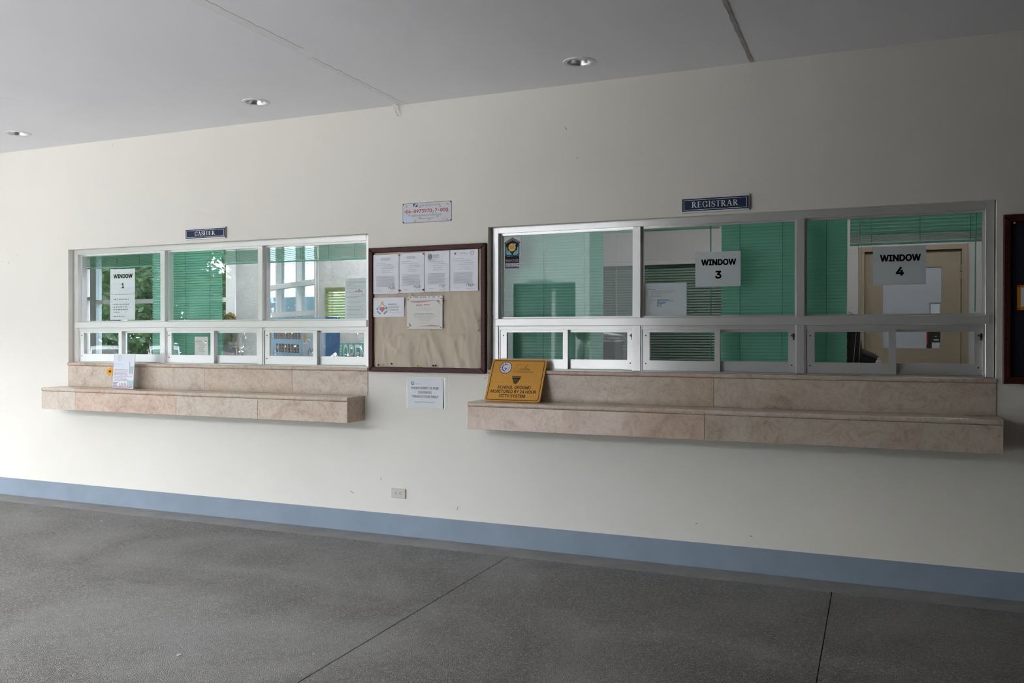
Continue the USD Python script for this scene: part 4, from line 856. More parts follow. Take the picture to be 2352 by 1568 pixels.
# electrical outlet
x0, x1, z0, z1 = -3.303, -3.182, 0.279, 0.350
t = thing("wall_outlet", "ivory double wall outlet above the skirting", "outlet", ((x0 + x1) / 2, -0.004, z0))
obj("cover_plate", bx(x0, x1, -0.011, 0.0, z0, z1, 0.004), M["ivory"], t); obj("insert", bx(x0 + 0.028, x1 - 0.022, -0.0125, -0.011, z0 + 0.018, z1 - 0.018, 0.0006), M["ivory"], t)
for cx_ in (x0 + 0.046, x0 + 0.080):
    obj("socket_slots", cat_([bx(cx_ - 0.003, cx_ + 0.005, -0.0130, -0.0125, z, z + 0.003) for z in (z0 + 0.027, z0 + 0.042)] + [tube((cx_ - 0.009, -0.0131, z0 + 0.037), (cx_ - 0.009, -0.0125, z0 + 0.037), 0.003, 8)]), M["black"], t)

# ------------------------------------------------------------------ things on the counters
def gear(cx, cz, r, n, a):
    pts = []
    for k in range(n * 4):
        t_ = 2 * math.pi * k / (n * 4); q = r if k % 4 in (0, 1) else r - a; pts.append((cx + q * math.cos(t_), cz + q * math.sin(t_)))
    return Polygon(pts)
SW, SH = 0.410, 0.322
tilt = math.degrees(math.atan2(0.150, 0.285))
t = thing("warning_sign", "amber CCTV warning sign leaning against the registrar window sill", "sign", (-2.281, -0.133, 1.0275), (-tilt, 0, 0))
obj("panel", plate(rrect(-SW / 2, 0, SW / 2, SH, 0.018), 0.0, 0.004), M["yellow"], t)
y = -0.004; X = lambda u: -SW / 2 + SW * u; Zz = lambda v: SH * (1 - v)
obj("border_line", plate(rrect(X(0.03), 0.010, X(0.97), SH - 0.010, 0.014).difference(rrect(X(0.03) + 0.0045, 0.0145, X(0.97) - 0.0045, SH - 0.0145, 0.011)), y, 0.0006), M["dkbrown"], t)
obj("lettering", letter_mesh(lettering("SCHOOL GROUND", X(0.195), X(0.795), Zz(0.70), 0.0215, y, True), lettering("MONITORED BY 24 HOUR", X(0.085), X(0.905), Zz(0.80), 0.0215, y, True), lettering("CCTV SYSTEM", X(0.255), X(0.725), Zz(0.90), 0.0215, y, True)), M["dkbrown"], t)
cx_, cz_ = X(0.275), Zz(0.205); em = obj("emblem", plate(unary_union([Point(cx_ + 0.038 * math.cos(a), cz_ + 0.038 * math.sin(a)).buffer(0.009, 6) for a in np.arange(14) / 14 * 2 * math.pi] + [Point(cx_, cz_).buffer(0.039, 24)]), y, 0.0005), M["royal"], t)
obj("white_disc", plate(Point(cx_, cz_).buffer(0.0405, 28), y - 0.0005, 0.0004), M["white"], em)
half = sbox(cx_ - 0.06, cz_ - 0.06, cx_ + 0.002, cz_ + 0.06)
obj("gear_ring", plate(gear(cx_, cz_, 0.0335, 14, 0.007).intersection(affinity.rotate(half, -10, origin=(cx_, cz_))), y - 0.0009, 0.0004), M["royal"], em)
obj("grey_ring", plate(Point(cx_, cz_).buffer(0.030, 24).difference(Point(cx_, cz_).buffer(0.024, 24)).difference(half), y - 0.0009, 0.0004), M["ink_grey"], em)
obj("inner_disc", plate(Point(cx_, cz_).buffer(0.0225, 24), y - 0.0013, 0.0004), M["white"], em)
obj("shield", cat_([plate(sbox(cx_ - 0.008, cz_ - 0.007, cx_ + 0.010, cz_ - 0.002), y - 0.0017, 0.0004), plate(Polygon([(cx_ - 0.008, cz_ - 0.010), (cx_ + 0.010, cz_ - 0.010), (cx_ + 0.005, cz_ - 0.0165), (cx_ + 0.001, cz_ - 0.019), (cx_ - 0.004, cz_ - 0.0165)]), y - 0.0017, 0.0004)]), M["ink_red"], em)
def script(strokes, w): return unary_union([LineString(s).buffer(w) for s in strokes])
def cu(pts, n=24):
    from scipy.interpolate import CubicSpline
    p = np.array(pts, float); k = np.arange(len(p)); c = CubicSpline(k, p); return [tuple(q) for q in c(np.linspace(0, len(p) - 1, n))]
L0 = lambda u, v: (X(0.435 + 0.255 * u), Zz(0.305 - 0.19 * v))
word = [cu([L0(0.34, 0.86), L0(0.28, 0.98), L0(0.1, 0.6), L0(0.0, 0.12), L0(0.06, 0.0), L0(0.2, 0.16), L0(0.34, 0.36)], 30),
        cu([L0(0.50, 0.44), L0(0.42, 0.40), L0(0.38, 0.26), L0(0.44, 0.24), L0(0.50, 0.42), L0(0.51, 0.26), L0(0.57, 0.32), L0(0.60, 0.46), L0(0.65, 0.42), L0(0.645, 0.28), L0(0.70, 0.34), L0(0.73, 0.46), L0(0.725, 0.30), L0(0.80, 0.5), L0(0.865, 0.92), L0(0.80, 0.30), L0(0.86, 0.34), L0(0.93, 0.46), L0(0.89, 0.32), L0(0.96, 0.44), L0(0.955, 0.28), L0(1.01, 0.32), L0(1.06, 0.46), L0(1.08, 0.28), L0(1.0, 0.22)], 120),
        [L0(0.76, 0.66), L0(0.98, 0.70)], [L0(0.74, 0.58), L0(0.745, 0.60)]]
obj("script_lettering", plate(script(word, 0.0009), y, 0.0005), M["olive"], t)
obj("small_lettering", lettering("DON BOSCO SCHOOL", X(0.495), X(0.80), Zz(0.318), 0.0095, y), M["olive"], t)
cm = unary_union([sbox(X(0.425), Zz(0.428), X(0.585), Zz(0.408)), Polygon([(X(0.43), Zz(0.435)), (X(0.58), Zz(0.435)), (X(0.575), Zz(0.48)), (X(0.565), Zz(0.48)), (X(0.545), Zz(0.54)), (X(0.53), Zz(0.575)), (X(0.50), Zz(0.588)), (X(0.475), Zz(0.575)), (X(0.46), Zz(0.54)), (X(0.445), Zz(0.48)), (X(0.435), Zz(0.48))])])
cc = Point(X(0.502), Zz(0.525)); cm = cm.difference(cc.buffer(0.0145, 16).difference(cc.buffer(0.0128, 16))).difference(Point(X(0.498), Zz(0.515)).buffer(0.0035, 8))
obj("camera_symbol", plate(cm, y, 0.0006), M["dkbrown"], t)

# brochure in its acrylic stand, with an artificial flower behind it
t = thing("brochure_stand", "clear acrylic stand holding a pastel brochure on the cashier counter", "brochure stand", (-5.838, -0.140, 1.0285), (-4, 0, 0))
BW_, BH = 0.236, 0.296
obj("acrylic_back", bx(-BW_ / 2 - 0.003, BW_ / 2 + 0.003, 0.001, 0.004, 0.002, BH + 0.002), M["acrylic"], t)
obj("acrylic_foot", cat_([bx(-BW_ / 2 - 0.003, BW_ / 2 + 0.003, -0.002, 0.075, 0.005, 0.008), bx(BW_ / 2 - 0.02, BW_ / 2 + 0.06, 0.03, 0.06, 0.005, 0.010, 0.001)]), M["acrylic"], t)
br = obj("brochure", bx(-BW_ / 2, BW_ / 2, -0.0006, 0.0008, 0.004, BH), plain("brochure_paper", (0.70, 0.73, 0.80), 0.35), t)
X = lambda u: -BW_ / 2 + BW_ * u; Zz = lambda v: BH * (1 - v); y = -0.0006
pb = plain("brochure_pale_blue", (0.58, 0.68, 0.80), 0.4); pm = plain("brochure_mauve", (0.42, 0.34, 0.42), 0.4); pk = plain("brochure_pink", (0.62, 0.38, 0.46), 0.4); pt = plain("brochure_teal", (0.36, 0.52, 0.53), 0.4); pl_ = plain("brochure_lilac", (0.66, 0.63, 0.71), 0.4)
obj("blue_field", cat_([bx(X(0.02), X(0.45), y - 0.0004, y, Zz(0.33), Zz(0.26)), bx(X(0.05), X(0.55), y - 0.0004, y, Zz(0.36), Zz(0.345))]), pb, br)
obj("teal_field", cat_([bx(X(0.8), X(0.97), y - 0.0004, y, Zz(0.56), Zz(0.35)), bx(X(0.76), X(0.985), y - 0.0004, y, Zz(0.90), Zz(0.75))]), pt, br)
obj("mauve_field", cat_([bx(X(0.01), X(0.74), y - 0.0004, y, Zz(0.965), Zz(0.88)), bx(X(0.02), X(0.28), y - 0.0004, y, Zz(0.87), Zz(0.80)), bx(X(0.76), X(0.97), y - 0.0004, y, Zz(0.965), Zz(0.905))]), pm, br)
obj("pink_field", cat_([bx(X(0.76), X(0.80), y - 0.0007, y, Zz(0.56), Zz(0.22)), bx(X(0.45), X(0.74), y - 0.0007, y - 0.0004, Zz(0.96), Zz(0.925)), bx(X(0.72), X(0.75), y - 0.0007, y, Zz(0.96), Zz(0.74)), bx(X(0.74), X(0.95), y - 0.0006, y, Zz(0.59), Zz(0.582))]), pk, br)
obj("white_field", bx(X(0.22), X(0.70), y - 0.0008, y - 0.0004, Zz(0.915), Zz(0.83)), M["paper"], br)
obj("text_lines", cat_([dashes(X(0.06), X(b), Zz(v), 0.005, y - 0.0004, 60) for v, b in ((0.46, 0.72), (0.50, 0.7), (0.54, 0.72), (0.575, 0.7), (0.61, 0.72), (0.65, 0.95), (0.69, 0.7), (0.73, 0.7), (0.77, 0.72))] + [dashes(X(0.32), X(0.66), Zz(v), 0.008, y - 0.0008, 61) for v in (0.865, 0.9)]), M["ink_mauve"], br)
g = Point(X(0.28), Zz(0.11)).buffer(0.024, 16); obj("seal", plate(g.difference(affinity.scale(g, 0.82, 0.82)).union(affinity.scale(g, 0.35, 0.35)), y, 0.0005), M["ink_grey"], br)
# flower
fx, fy = at(253, 853, -0.085)[0], -0.085; fz = at(253, 853, -0.085)[1]
t = thing("artificial_flower", "small orange artificial flower beside the brochure stand", "flower", (fx, fy, 1.0275))
nrm = np.array([0.05, -0.9, 0.35]); nrm /= np.linalg.norm(nrm); ua = np.cross(nrm, [0, 0, 1.0]); ua /= np.linalg.norm(ua); ub = np.cross(nrm, ua)
c0 = np.array([fx, fy, fz])
for k in range(12):
    a = 2 * math.pi * k / 12 + 0.1; dv = ua * math.cos(a) + ub * math.sin(a); sv = -ua * math.sin(a) + ub * math.cos(a); L = 0.044 + 0.006 * math.sin(3 * k)
    pts = [c0 + dv * 0.006 + sv * 0.004, c0 + dv * 0.006 - sv * 0.004, c0 + dv * L * 0.6 + sv * 0.009 + nrm * 0.006, c0 + dv * L * 0.6 - sv * 0.009 + nrm * 0.006, c0 + dv * L + nrm * 0.001]
    obj("petal", m3.Manifold.hull_points(np.array(pts + [q - nrm * 0.0012 for q in pts])), M["petal"], t)
obj("flower_core", trimesh.creation.icosphere(2, 0.0105).apply_translation(c0 + nrm * 0.003), M["petal_core"], t, True)
obj("stem", path_tube([c0 - nrm * 0.004, c0 + np.array([0.03, 0.02, -0.04]), (fx + 0.03, fy + 0.055, 1.045)], 0.002, 8), M["stem"], t)
obj("base", lathe([(0.0, 0.0), (0.02, 0.0), (0.022, 0.012), (0.012, 0.02), (0.0, 0.02)], 16, (fx + 0.03, fy + 0.055, 1.0275)), M["petal_core"], t, 40)

# ------------------------------------------------------------------ things on the inner counters
CT = 1.245
# three-fold photo board
yb = 0.47
t = thing("photo_board", "sky blue display board with two rows of small portraits behind the third cashier bay", "display board", (-4.5, yb, CT))
obj("centre_panel", bx(-4.775, -4.225, yb, yb + 0.012, CT, 1.632, 0.001), M["bluebd"], t)
def wing(mesh): 
    R_ = trimesh.transformations.rotation_matrix(math.radians(62), [0, 0, 1], [-4.222, yb, 0]); mesh.apply_transform(R_); return mesh
wg = obj("side_panel", wing(bx(-4.220, -4.09, yb, yb + 0.012, CT, 1.637, 0.001)), M["bluedk"], t)
obj("portrait_panel", bx(-4.762, -4.462, yb - 0.003, yb, CT + 0.01, 1.60), plain("portrait_panel_blue", (0.42, 0.60, 0.82), 0.45), t)
pp = obj("pale_panel", bx(-4.455, -4.235, yb - 0.003, yb, CT + 0.005, 1.57), M["palebd"], t)
obj("yellow_patch", plate(affinity.scale(Point(-4.432, 1.463).buffer(1, 12), 0.017, 0.042), yb - 0.003, 0.0006), plain("patch_yellow", (0.60, 0.46, 0.22), 0.5), pp)
sw_ = cu([(-4.395, 1.315), (-4.39, 1.355), (-4.378, 1.37), (-4.372, 1.345), (-4.362, 1.345), (-4.352, 1.362), (-4.348, 1.34), (-4.335, 1.345), (-4.325, 1.365), (-4.32, 1.335), (-4.345, 1.315), (-4.31, 1.32), (-4.295, 1.372)], 60)
obj("script_print", plate(LineString(sw_).buffer(0.0025), yb - 0.003, 0.0006), plain("script_navy", (0.16, 0.20, 0.38), 0.5), pp)
for row, (zt, n, xa, xb) in enumerate(((1.515, 9, -4.745, -4.478), (1.413, 8, -4.728, -4.492))):
    for k in range(n):
        x = xa + (xb - xa - 0.022) * k / (n - 1); hgt = 0.062 if row == 0 else 0.072; zz = zt - (0.004 if row == 0 else 0.01) * k / (n - 1)
        p_ = obj("portrait_photo", bx(x, x + 0.022, yb - 0.005, yb - 0.003, zz - hgt, zz), M["print_tan"], t)
        obj("face_print", plate(unary_union([affinity.scale(Point(x + 0.011, zz - hgt * 0.38).buffer(1, 8), 0.006, 0.012), sbox(x + 0.004, zz - hgt * 0.92, x + 0.018, zz - hgt * 0.64)]), yb - 0.005, 0.0005), M["print_face"], p_)
# OPEN sign
t = thing("open_sign", "teal sign reading OPEN in white block letters behind the cashier glass", "sign", (-3.80, 0.33, CT))
os_ = Polygon([(-4.012, CT), (-3.985, 1.428), (-3.42, 1.428), (-3.42, CT)])
obj("panel", plate(os_, 0.336, 0.006), M["teal"], t); obj("top_edge", plate(Polygon([(-3.987, 1.420), (-3.9855, 1.432), (-3.42, 1.432), (-3.42, 1.420)]), 0.330, 0.001), M["plate"], t)
def block(ch, x0, x1, z0, z1):
    v, f = text2(ch, True); v = v.copy(); a, b, c, d = v[:, 0].min(), v[:, 0].max(), v[:, 1].min(), v[:, 1].max()
    v[:, 0] = x0 + (v[:, 0] - a) / (b - a) * (x1 - x0); v[:, 1] = z0 + (v[:, 1] - c) / (d - c) * (z1 - z0); v[:, 2] *= 0.0012
    return upright(trimesh.Trimesh(v, f, process=False), 0.330)
obj("lettering", letter_mesh(block("O", -3.953, -3.905, 1.268, 1.410), block("P", -3.897, -3.852, 1.268, 1.408), block("E", -3.842, -3.799, 1.268, 1.406), block("N", -3.791, -3.740, 1.268, 1.406)), M["white"], t)
obj("side_print", cat_([bx(-3.992 + 0.012 * (z - 1.25) / 0.18, -3.975 + 0.012 * (z - 1.25) / 0.18, 0.3292, 0.330, z, z + 0.013) for z in np.arange(1.262, 1.40, 0.021)]), M["white"], t)
# black organiser with papers
t = thing("document_tray", "tall black document holder behind the left registrar sash", "document holder", (-1.78, 0.55, CT))
obj("case", cat_([bx(-1.90, -1.725, 0.44, 0.455, CT, 1.432, 0.002), bx(-1.90, -1.725, 0.65, 0.665, CT, 1.432, 0.002), bx(-1.90, -1.885, 0.455, 0.65, CT, 1.432), bx(-1.74, -1.725, 0.455, 0.65, CT, 1.432), bx(-1.885, -1.74, 0.455, 0.65, CT, CT + 0.01), bx(-1.885, -1.74, 0.455, 0.65, 1.33, 1.34)]), M["black"], t)
for k, (dz, rot, tip) in enumerate(((0.0, 4, 0), (0.008, -7, 2), (0.020, 9, 5), (0.036, -3, 9))):
    me = bx(-0.085, 0.085, -0.13, 0.13, 0, 0.006); me.apply_transform(trimesh.transformations.rotation_matrix(math.radians(tip), [0, 1, 0])); me.apply_transform(trimesh.transformations.rotation_matrix(math.radians(rot), [0, 0, 1])); me.apply_translation([-1.815, 0.555, 1.4335 + dz + 0.0025 * k * k])
    single("paper_stack", me, M["paper" if k % 2 else "paper_warm"], ("lowest sheaf of papers on the black document holder", "second sheaf of papers on the black document holder", "third sheaf of papers on the black document holder", "topmost tilted sheaf of papers on the black document holder")[k], "papers")
t = thing("wire_rack", "thin grey wire rack beside the black document holder", "rack", (-1.62, 0.5, CT))
obj("post", tube((-1.665, 0.5, CT), (-1.665, 0.5, 1.50), 0.003, 8), M["alu_dark"], t); obj("post", tube((-1.58, 0.5, CT), (-1.58, 0.5, 1.50), 0.003, 8), M["alu_dark"], t)
for z in (1.378, 1.40): obj("shelf_wire", bx(-1.69, -1.56, 0.49, 0.51, z, z + 0.009), M["alu_dark"], t)
obj("base", bx(-1.70, -1.55, 0.46, 0.58, CT, CT + 0.012), M["alu_dark"], t)
single("bottle", lathe([(0.0, 0), (0.018, 0), (0.019, 0.004), (0.019, 0.068), (0.012, 0.078), (0.009, 0.08), (0.009, 0.094), (0.0, 0.094)], 20, (0.018, 0.5, CT)), M["white"], "small white bottle on the inner counter behind window 4", "bottle", smooth=40)

# ------------------------------------------------------------------ figures
def hull_chain(bones, length=0.016, smooth_it=10):
    parts = []
    for (p, r, q, s) in bones:
        a = m3.Manifold.sphere(r, 20).translate(tuple(map(float, p))); b = m3.Manifold.sphere(s, 20).translate(tuple(map(float, q))); parts.append(m3.Manifold.batch_hull([a, b]))
    m = m3.Manifold.batch_boolean(parts, m3.OpType.Add).refine_to_length(length)
    v, f, _ = meshkit.arrays(m); me = trimesh.Trimesh(v, f, process=True); trimesh.smoothing.filter_taubin(me, iterations=smooth_it); return me

def person(name, label, x, y, heading, H, hair_long, shirt, z0=0.0, lower="cloth_gr"):
    """a standing figure: heading is the way the face looks, degrees from +x"""
    t = thing(name, label, "person", (x, y, z0)); k = H / 1.7; c, s = math.cos(math.radians(heading)), math.sin(math.radians(heading))
    def w(fw, lf, up_): return np.array([x + k * (fw * c - lf * s), y + k * (fw * s + lf * c), z0 + k * up_])
    r = lambda q: q * k
    B = [(w(0, 0, 1.40), r(.055), w(.01, 0, 1.50), r(.052)), (w(.015, 0, 1.60), r(.082), w(.03, 0, 1.575), r(.078)), (w(.03, 0, 1.58), r(.07), w(.055, 0, 1.53), r(.05)), (w(.115, 0, 1.565), r(.012), w(.095, 0, 1.595), r(.010)),
         (w(.06, 0, 1.52), r(.045), w(.078, 0, 1.505), r(.026)), (w(.0, .08, 1.57), r(.02), w(-.005, .084, 1.595), r(.018)), (w(.0, -.08, 1.57), r(.02), w(-.005, -.084, 1.595), r(.018)),
         (w(0, -.10, 1.36), r(.075), w(0, .10, 1.36), r(.075)), (w(0, -.075, 1.2), r(.10), w(0, .075, 1.2), r(.10)), (w(0, -.06, 1.36), r(.085), w(0, -.06, 1.05), r(.09)), (w(0, .06, 1.36), r(.085), w(0, .06, 1.05), r(.09)), (w(0, -.07, 1.05), r(.095), w(0, -.08, .93), r(.10)), (w(0, .07, 1.05), r(.095), w(0, .08, .93), r(.10)), (w(0, -.08, .93), r(.10), w(0, .08, .93), r(.10))]
    S, Tt = [], []
    for q in (-1, 1):
        sh, elb, wr = w(0, q * .175, 1.36), w(-.02, q * .215, 1.09), w(.07, q * .21, .86)
        B += [(sh, r(.052), elb, r(.040)), (elb, r(.040), wr, r(.027))]
        S += [(sh, r(.062), sh * .35 + elb * .65, r(.056)), (w(0, q * .10, 1.385), r(.07), sh, r(.062))]
        palm = w(.10, q * .205, .785); B += [(wr, r(.026), palm, r(.032)), (w(.10, q * .205, .80), r(.022), w(.12, q * .2, .77), r(.022))]
        for i in range(4):
            f0 = w(.085 + .017 * i, q * .205, .765); f1 = w(.092 + .018 * i, q * .198, .73 - .004 * (i == 1)); f2 = w(.092 + .018 * i, q * .18, .70 - .006 * (i in (1, 2))); B += [(f0, r(.0095), f1, r(.0088)), (f1, r(.0088), f2, r(.0075))]
        B += [(w(.115, q * .2, .80), r(.011), w(.145, q * .185, .765), r(.0095))]
        hip, kn, an = w(0, q * .09, .90), w(.01, q * .095, .49), w(-.02, q * .1, .085); B += [(hip, r(.088), kn, r(.057)), (kn, r(.055), an, r(.038)), (an, r(.038), w(.02, q * .1, .04), r(.035))]
        Tt += [(hip, r(.098), kn, r(.075)), (kn, r(.075), w(-.02, q * .1, .10), r(.062))]
    obj("body", hull_chain(B), M["skin"], t, True)
    S += [(w(0, -.10, 1.36), r(.084), w(0, .10, 1.36), r(.084)), (w(0, -.075, 1.2), r(.112), w(0, .075, 1.2), r(.112)), (w(0, -.06, 1.36), r(.096), w(0, -.065, .92), r(.108)), (w(0, .06, 1.36), r(.096), w(0, .065, .92), r(.108)), (w(0, -.08, .92), r(.108), w(0, .08, .92), r(.108))]
    obj("shirt", hull_chain(S), M[shirt], t, True)
    obj("trousers", hull_chain(Tt + [(w(0, -.08, .92), r(.106), w(0, .08, .92), r(.106))]), M[lower], t, True)
    for q in (-1, 1): obj("shoe", hull_chain([(w(-.05, q * .1, .04), r(.042), w(.05, q * .1, .036), r(.036)), (w(.05, q * .1, .036), r(.036), w(.15, q * .105, .030), r(.028))], 0.02, 4), M["shoe"], t, True)
    hb = [(w(-.012, 0, 1.625), r(.098), w(-.035, 0, 1.585), r(.094))]
    if hair_long: hb += [(w(-.045, -.04, 1.58), r(.07), w(-.085, -.05, 1.27), r(.055)), (w(-.045, .04, 1.58), r(.07), w(-.085, .05, 1.27), r(.055)), (w(-.03, -.065, 1.58), r(.045), w(-.03, -.095, 1.36), r(.04)), (w(-.03, .065, 1.58), r(.045), w(-.03, .095, 1.36), r(.04))]
    obj("hair", hull_chain(hb), M["hair"], t, True)
    for q in (-1, 1):
        e = w(.098, q * .031, 1.585); obj("eye", trimesh.creation.icosphere(2, r(.011)).apply_translation(e), M["white"], t, True)
    obj("mouth", hull_chain([(w(.094, -.02, 1.528), r(.007), w(.094, .02, 1.528), r(.007))], 0.01, 2), plain("lips_" + name + str(int(H * 100)), (0.35, 0.12, 0.10), 0.5), t, True)
    return t
person("person", "person with long black hair in dark clothing standing behind window 4", -0.195, 0.95, 75, 1.63, True, "cloth_dk", lower="cloth_dk")
person("person", "person in a pale shirt facing right, seen as a reflection in the left registrar sash", -3.80, -5.85, -10, 1.62, False, "cloth_lt")

# wrapped statue in the middle cashier bay
sx_, sy_ = -5.30, 0.55
t = thing("wrapped_statue", "curly haired devotional statue wrapped in clear plastic behind the middle cashier bay", "statue", (sx_, sy_, CT))
obj("pedestal", cat_([bx(sx_ - 0.15, sx_ + 0.005, sy_ - 0.09, sy_ + 0.09, CT, 1.338, 0.004)]), M["desk"], t)
obj("figure", hull_chain([((sx_, sy_, 1.335), .085, (sx_, sy_, 1.46), .06), ((sx_ - .05, sy_, 1.52), .045, (sx_ + .05, sy_, 1.52), .045), ((sx_, sy_, 1.5), .06, (sx_, sy_, 1.4), .06), ((sx_, sy_, 1.54), .025, (sx_, sy_, 1.58), .025), ((sx_ - .085, sy_ - .02, 1.50), .028, (sx_ - .09, sy_ - .05, 1.40), .022), ((sx_ - .09, sy_ - .05, 1.40), .02, (sx_ - .05, sy_ - .09, 1.41), .016), ((sx_ + .085, sy_ - .02, 1.50), .028, (sx_ + .09, sy_ - .05, 1.40), .022), ((sx_ + .09, sy_ - .05, 1.40), .02, (sx_ + .05, sy_ - .09, 1.41), .016), ((sx_, sy_, CT + .085), .078, (sx_, sy_, 1.36), .085)], 0.012, 6), M["robe"], t, True)
obj("sash_drape", hull_chain([((sx_ + .02, sy_ - .045, 1.52), .03, (sx_ + .03, sy_ - .06, 1.31), .045), ((sx_ + .07, sy_ - .02, 1.50), .03, (sx_ + .085, sy_ - .03, 1.32), .035)], 0.012, 6), M["robe2"], t, True)
hc = (sx_ - 0.005, sy_, 1.625)
obj("head", hull_chain([((hc[0], hc[1], hc[2]), .042, (hc[0], hc[1] - .01, hc[2] - .03), .034), ((hc[0], hc[1] - .045, hc[2] - .012), .006, (hc[0], hc[1] - .042, hc[2] + .006), .005)], 0.008, 3), plain("statue_face_paint", (0.48, 0.34, 0.26), 0.4), t, True)
cr = []
for k in range(70):
    a = rng.uniform(0, 2 * math.pi); e = rng.uniform(-0.2, 1.0); dv = np.array([math.cos(a) * math.sqrt(max(0, 1 - e * e)), math.sin(a) * math.sqrt(max(0, 1 - e * e)), e])
    if dv[1] < -0.55 and e < 0.45: continue
    cr.append(trimesh.creation.icosphere(1, rng.uniform(0.009, 0.015)).apply_translation(np.array(hc) + dv * 0.047 + [0, 0.004, 0.006]))
obj("curls", cat_(cr), M["curl"], t, True)
u, v = np.meshgrid(np.linspace(0, 2 * math.pi, 49)[:-1], np.linspace(0, 1, 26), indexing="ij")
rad = (0.105 + 0.035 * np.sin(v * math.pi * 0.8)) * (0.86 + 0.3 * meshkit.fbm(np.stack([np.cos(u) * 2.2, np.sin(u) * 2.2, v * 6], -1), 3, 5)); zz = CT + 0.008 + v * 0.345
rad = np.where(v > 0.8, rad * (1 - (v - 0.8) * 2.6), rad); rad = np.where((v > 0.24) & (v < 0.34), rad * 0.82, rad)
vv = np.stack([sx_ + rad * np.cos(u), sy_ + rad * np.sin(u) * 0.85, zz], -1).reshape(-1, 3); ff = []
for i in range(48):
    for j in range(25):
        a, b, c_, d_ = i * 26 + j, ((i + 1) % 48) * 26 + j, ((i + 1) % 48) * 26 + j + 1, i * 26 + j + 1; ff += [(a, b, c_), (a, c_, d_)]
obj("plastic_wrap", trimesh.Trimesh(vv, ff, process=False), M["film"], t, True, label="crumpled clear plastic wrap")

# ------------------------------------------------------------------ outside: what the panes mirror and the office windows show
struct("drive", bx(-8.4, 12, -60, -7.4, -0.9, -0.45), M["drive"], "pale concrete drive in front of the lobby", "ground")
struct("ground", cat_([bx(-70, -8.4, -60, -7.4, -0.9, -0.45), bx(-70, -11.6, -7.4, 0, -0.9, -0.45), bx(-70, 6, 5.2, 40, -0.9, -0.3), bx(-70, -12.7, 0, 5.2, -0.9, -0.45)]), M["asphalt"], "dark paved car park beside the lobby", "ground")
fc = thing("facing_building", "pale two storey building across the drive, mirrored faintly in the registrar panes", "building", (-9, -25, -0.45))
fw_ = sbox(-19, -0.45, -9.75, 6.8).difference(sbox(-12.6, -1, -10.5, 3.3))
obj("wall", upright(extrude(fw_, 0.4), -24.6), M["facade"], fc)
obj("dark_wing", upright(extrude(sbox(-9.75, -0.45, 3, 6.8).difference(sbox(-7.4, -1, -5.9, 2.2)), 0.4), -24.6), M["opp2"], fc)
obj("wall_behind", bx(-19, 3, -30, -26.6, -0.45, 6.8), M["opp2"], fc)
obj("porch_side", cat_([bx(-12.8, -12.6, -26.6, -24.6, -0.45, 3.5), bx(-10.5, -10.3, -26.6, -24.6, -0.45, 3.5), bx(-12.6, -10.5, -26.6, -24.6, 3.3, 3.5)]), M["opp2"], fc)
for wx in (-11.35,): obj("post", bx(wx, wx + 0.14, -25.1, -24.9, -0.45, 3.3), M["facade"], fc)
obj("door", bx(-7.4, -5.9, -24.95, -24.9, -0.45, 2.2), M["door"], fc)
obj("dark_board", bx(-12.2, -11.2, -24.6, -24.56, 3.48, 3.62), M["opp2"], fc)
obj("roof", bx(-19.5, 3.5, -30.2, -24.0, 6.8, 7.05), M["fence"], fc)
def tree(x, y, h, rad, seed, z0=-0.45, n=5200, size=0.2, label=None, group=None):
    r = np.random.default_rng(seed)
    t = thing("leafy_tree", label or "leafy green tree across the car park, mirrored in the cashier panes", "tree", (x, y, z0), group=group or "trees across the car park")
    top = h * 0.45
    obj("trunk", path_tube([(x, y, z0), (x + 0.1, y, z0 + top * 0.6), (x - 0.05, y + 0.1, z0 + h * 0.75)], 0.16, 8), M["bark"], t)
    cl = [np.array([x, y, z0 + h * 0.62]) + r.normal(0, 1, 3) * [rad * 0.5, rad * 0.5, h * 0.17] for _ in range(16)]
    P_ = np.array([cl[r.integers(16)] for _ in range(n)]) + r.normal(0, 1, (n, 3)) * rad * 0.25
    dd = P_ - [x, y, z0 + h * 0.62]; q_ = np.linalg.norm(dd / [rad * 1.25, rad * 1.25, h * 0.42], axis=1, keepdims=True); P_ = [x, y, z0 + h * 0.62] + dd / np.maximum(1, q_)
    a = r.normal(0, 1, (n, 3)); a /= np.linalg.norm(a, axis=1, keepdims=True); b = np.cross(a, r.normal(0, 1, (n, 3))); b /= np.linalg.norm(b, axis=1, keepdims=True)
    s_ = size * r.uniform(0.6, 1.3, (n, 1)); V = np.stack([P_ - a * s_, P_ + b * s_ * 0.45, P_ + a * s_, P_ - b * s_ * 0.45], 1).reshape(-1, 3)
    q = np.arange(n)[:, None] * 4; Fq = np.vstack([q + [0, 1, 2], q + [0, 2, 3]])
    p_ = obj("foliage", trimesh.Trimesh(V, Fq, process=False), M["leaf"], t); p_.SetCustomDataByKey("kind", "stuff")
for i, (x, y) in enumerate(((-46.0, -21.5), (-40.5, -26.5), (-36.8, -29.6), (-33, -32.4), (-29, -34.6), (-24.8, -36.6), (-20.5, -38.2), (-49.6, -30), (-48, -36), (-43.4, -40), (-38.5, -43.5), (-33, -45.5), (-27.4, -47))): tree(x, y, 9.5 if i < 7 else 13, 1.72 if i < 7 else 2.2, 100 + i, n=8000, size=0.26)
r_ = np.random.default_rng(5); n_ = 24000; u_ = r_.uniform(0, 1, n_); P_ = np.stack([-42.5 + 25 * u_, -20.6 - 16 * u_ ** 0.85, r_.uniform(-0.4, 4.3, n_)], 1) + r_.normal(0, 0.25, (n_, 3)) * [1, 1, 0.3]
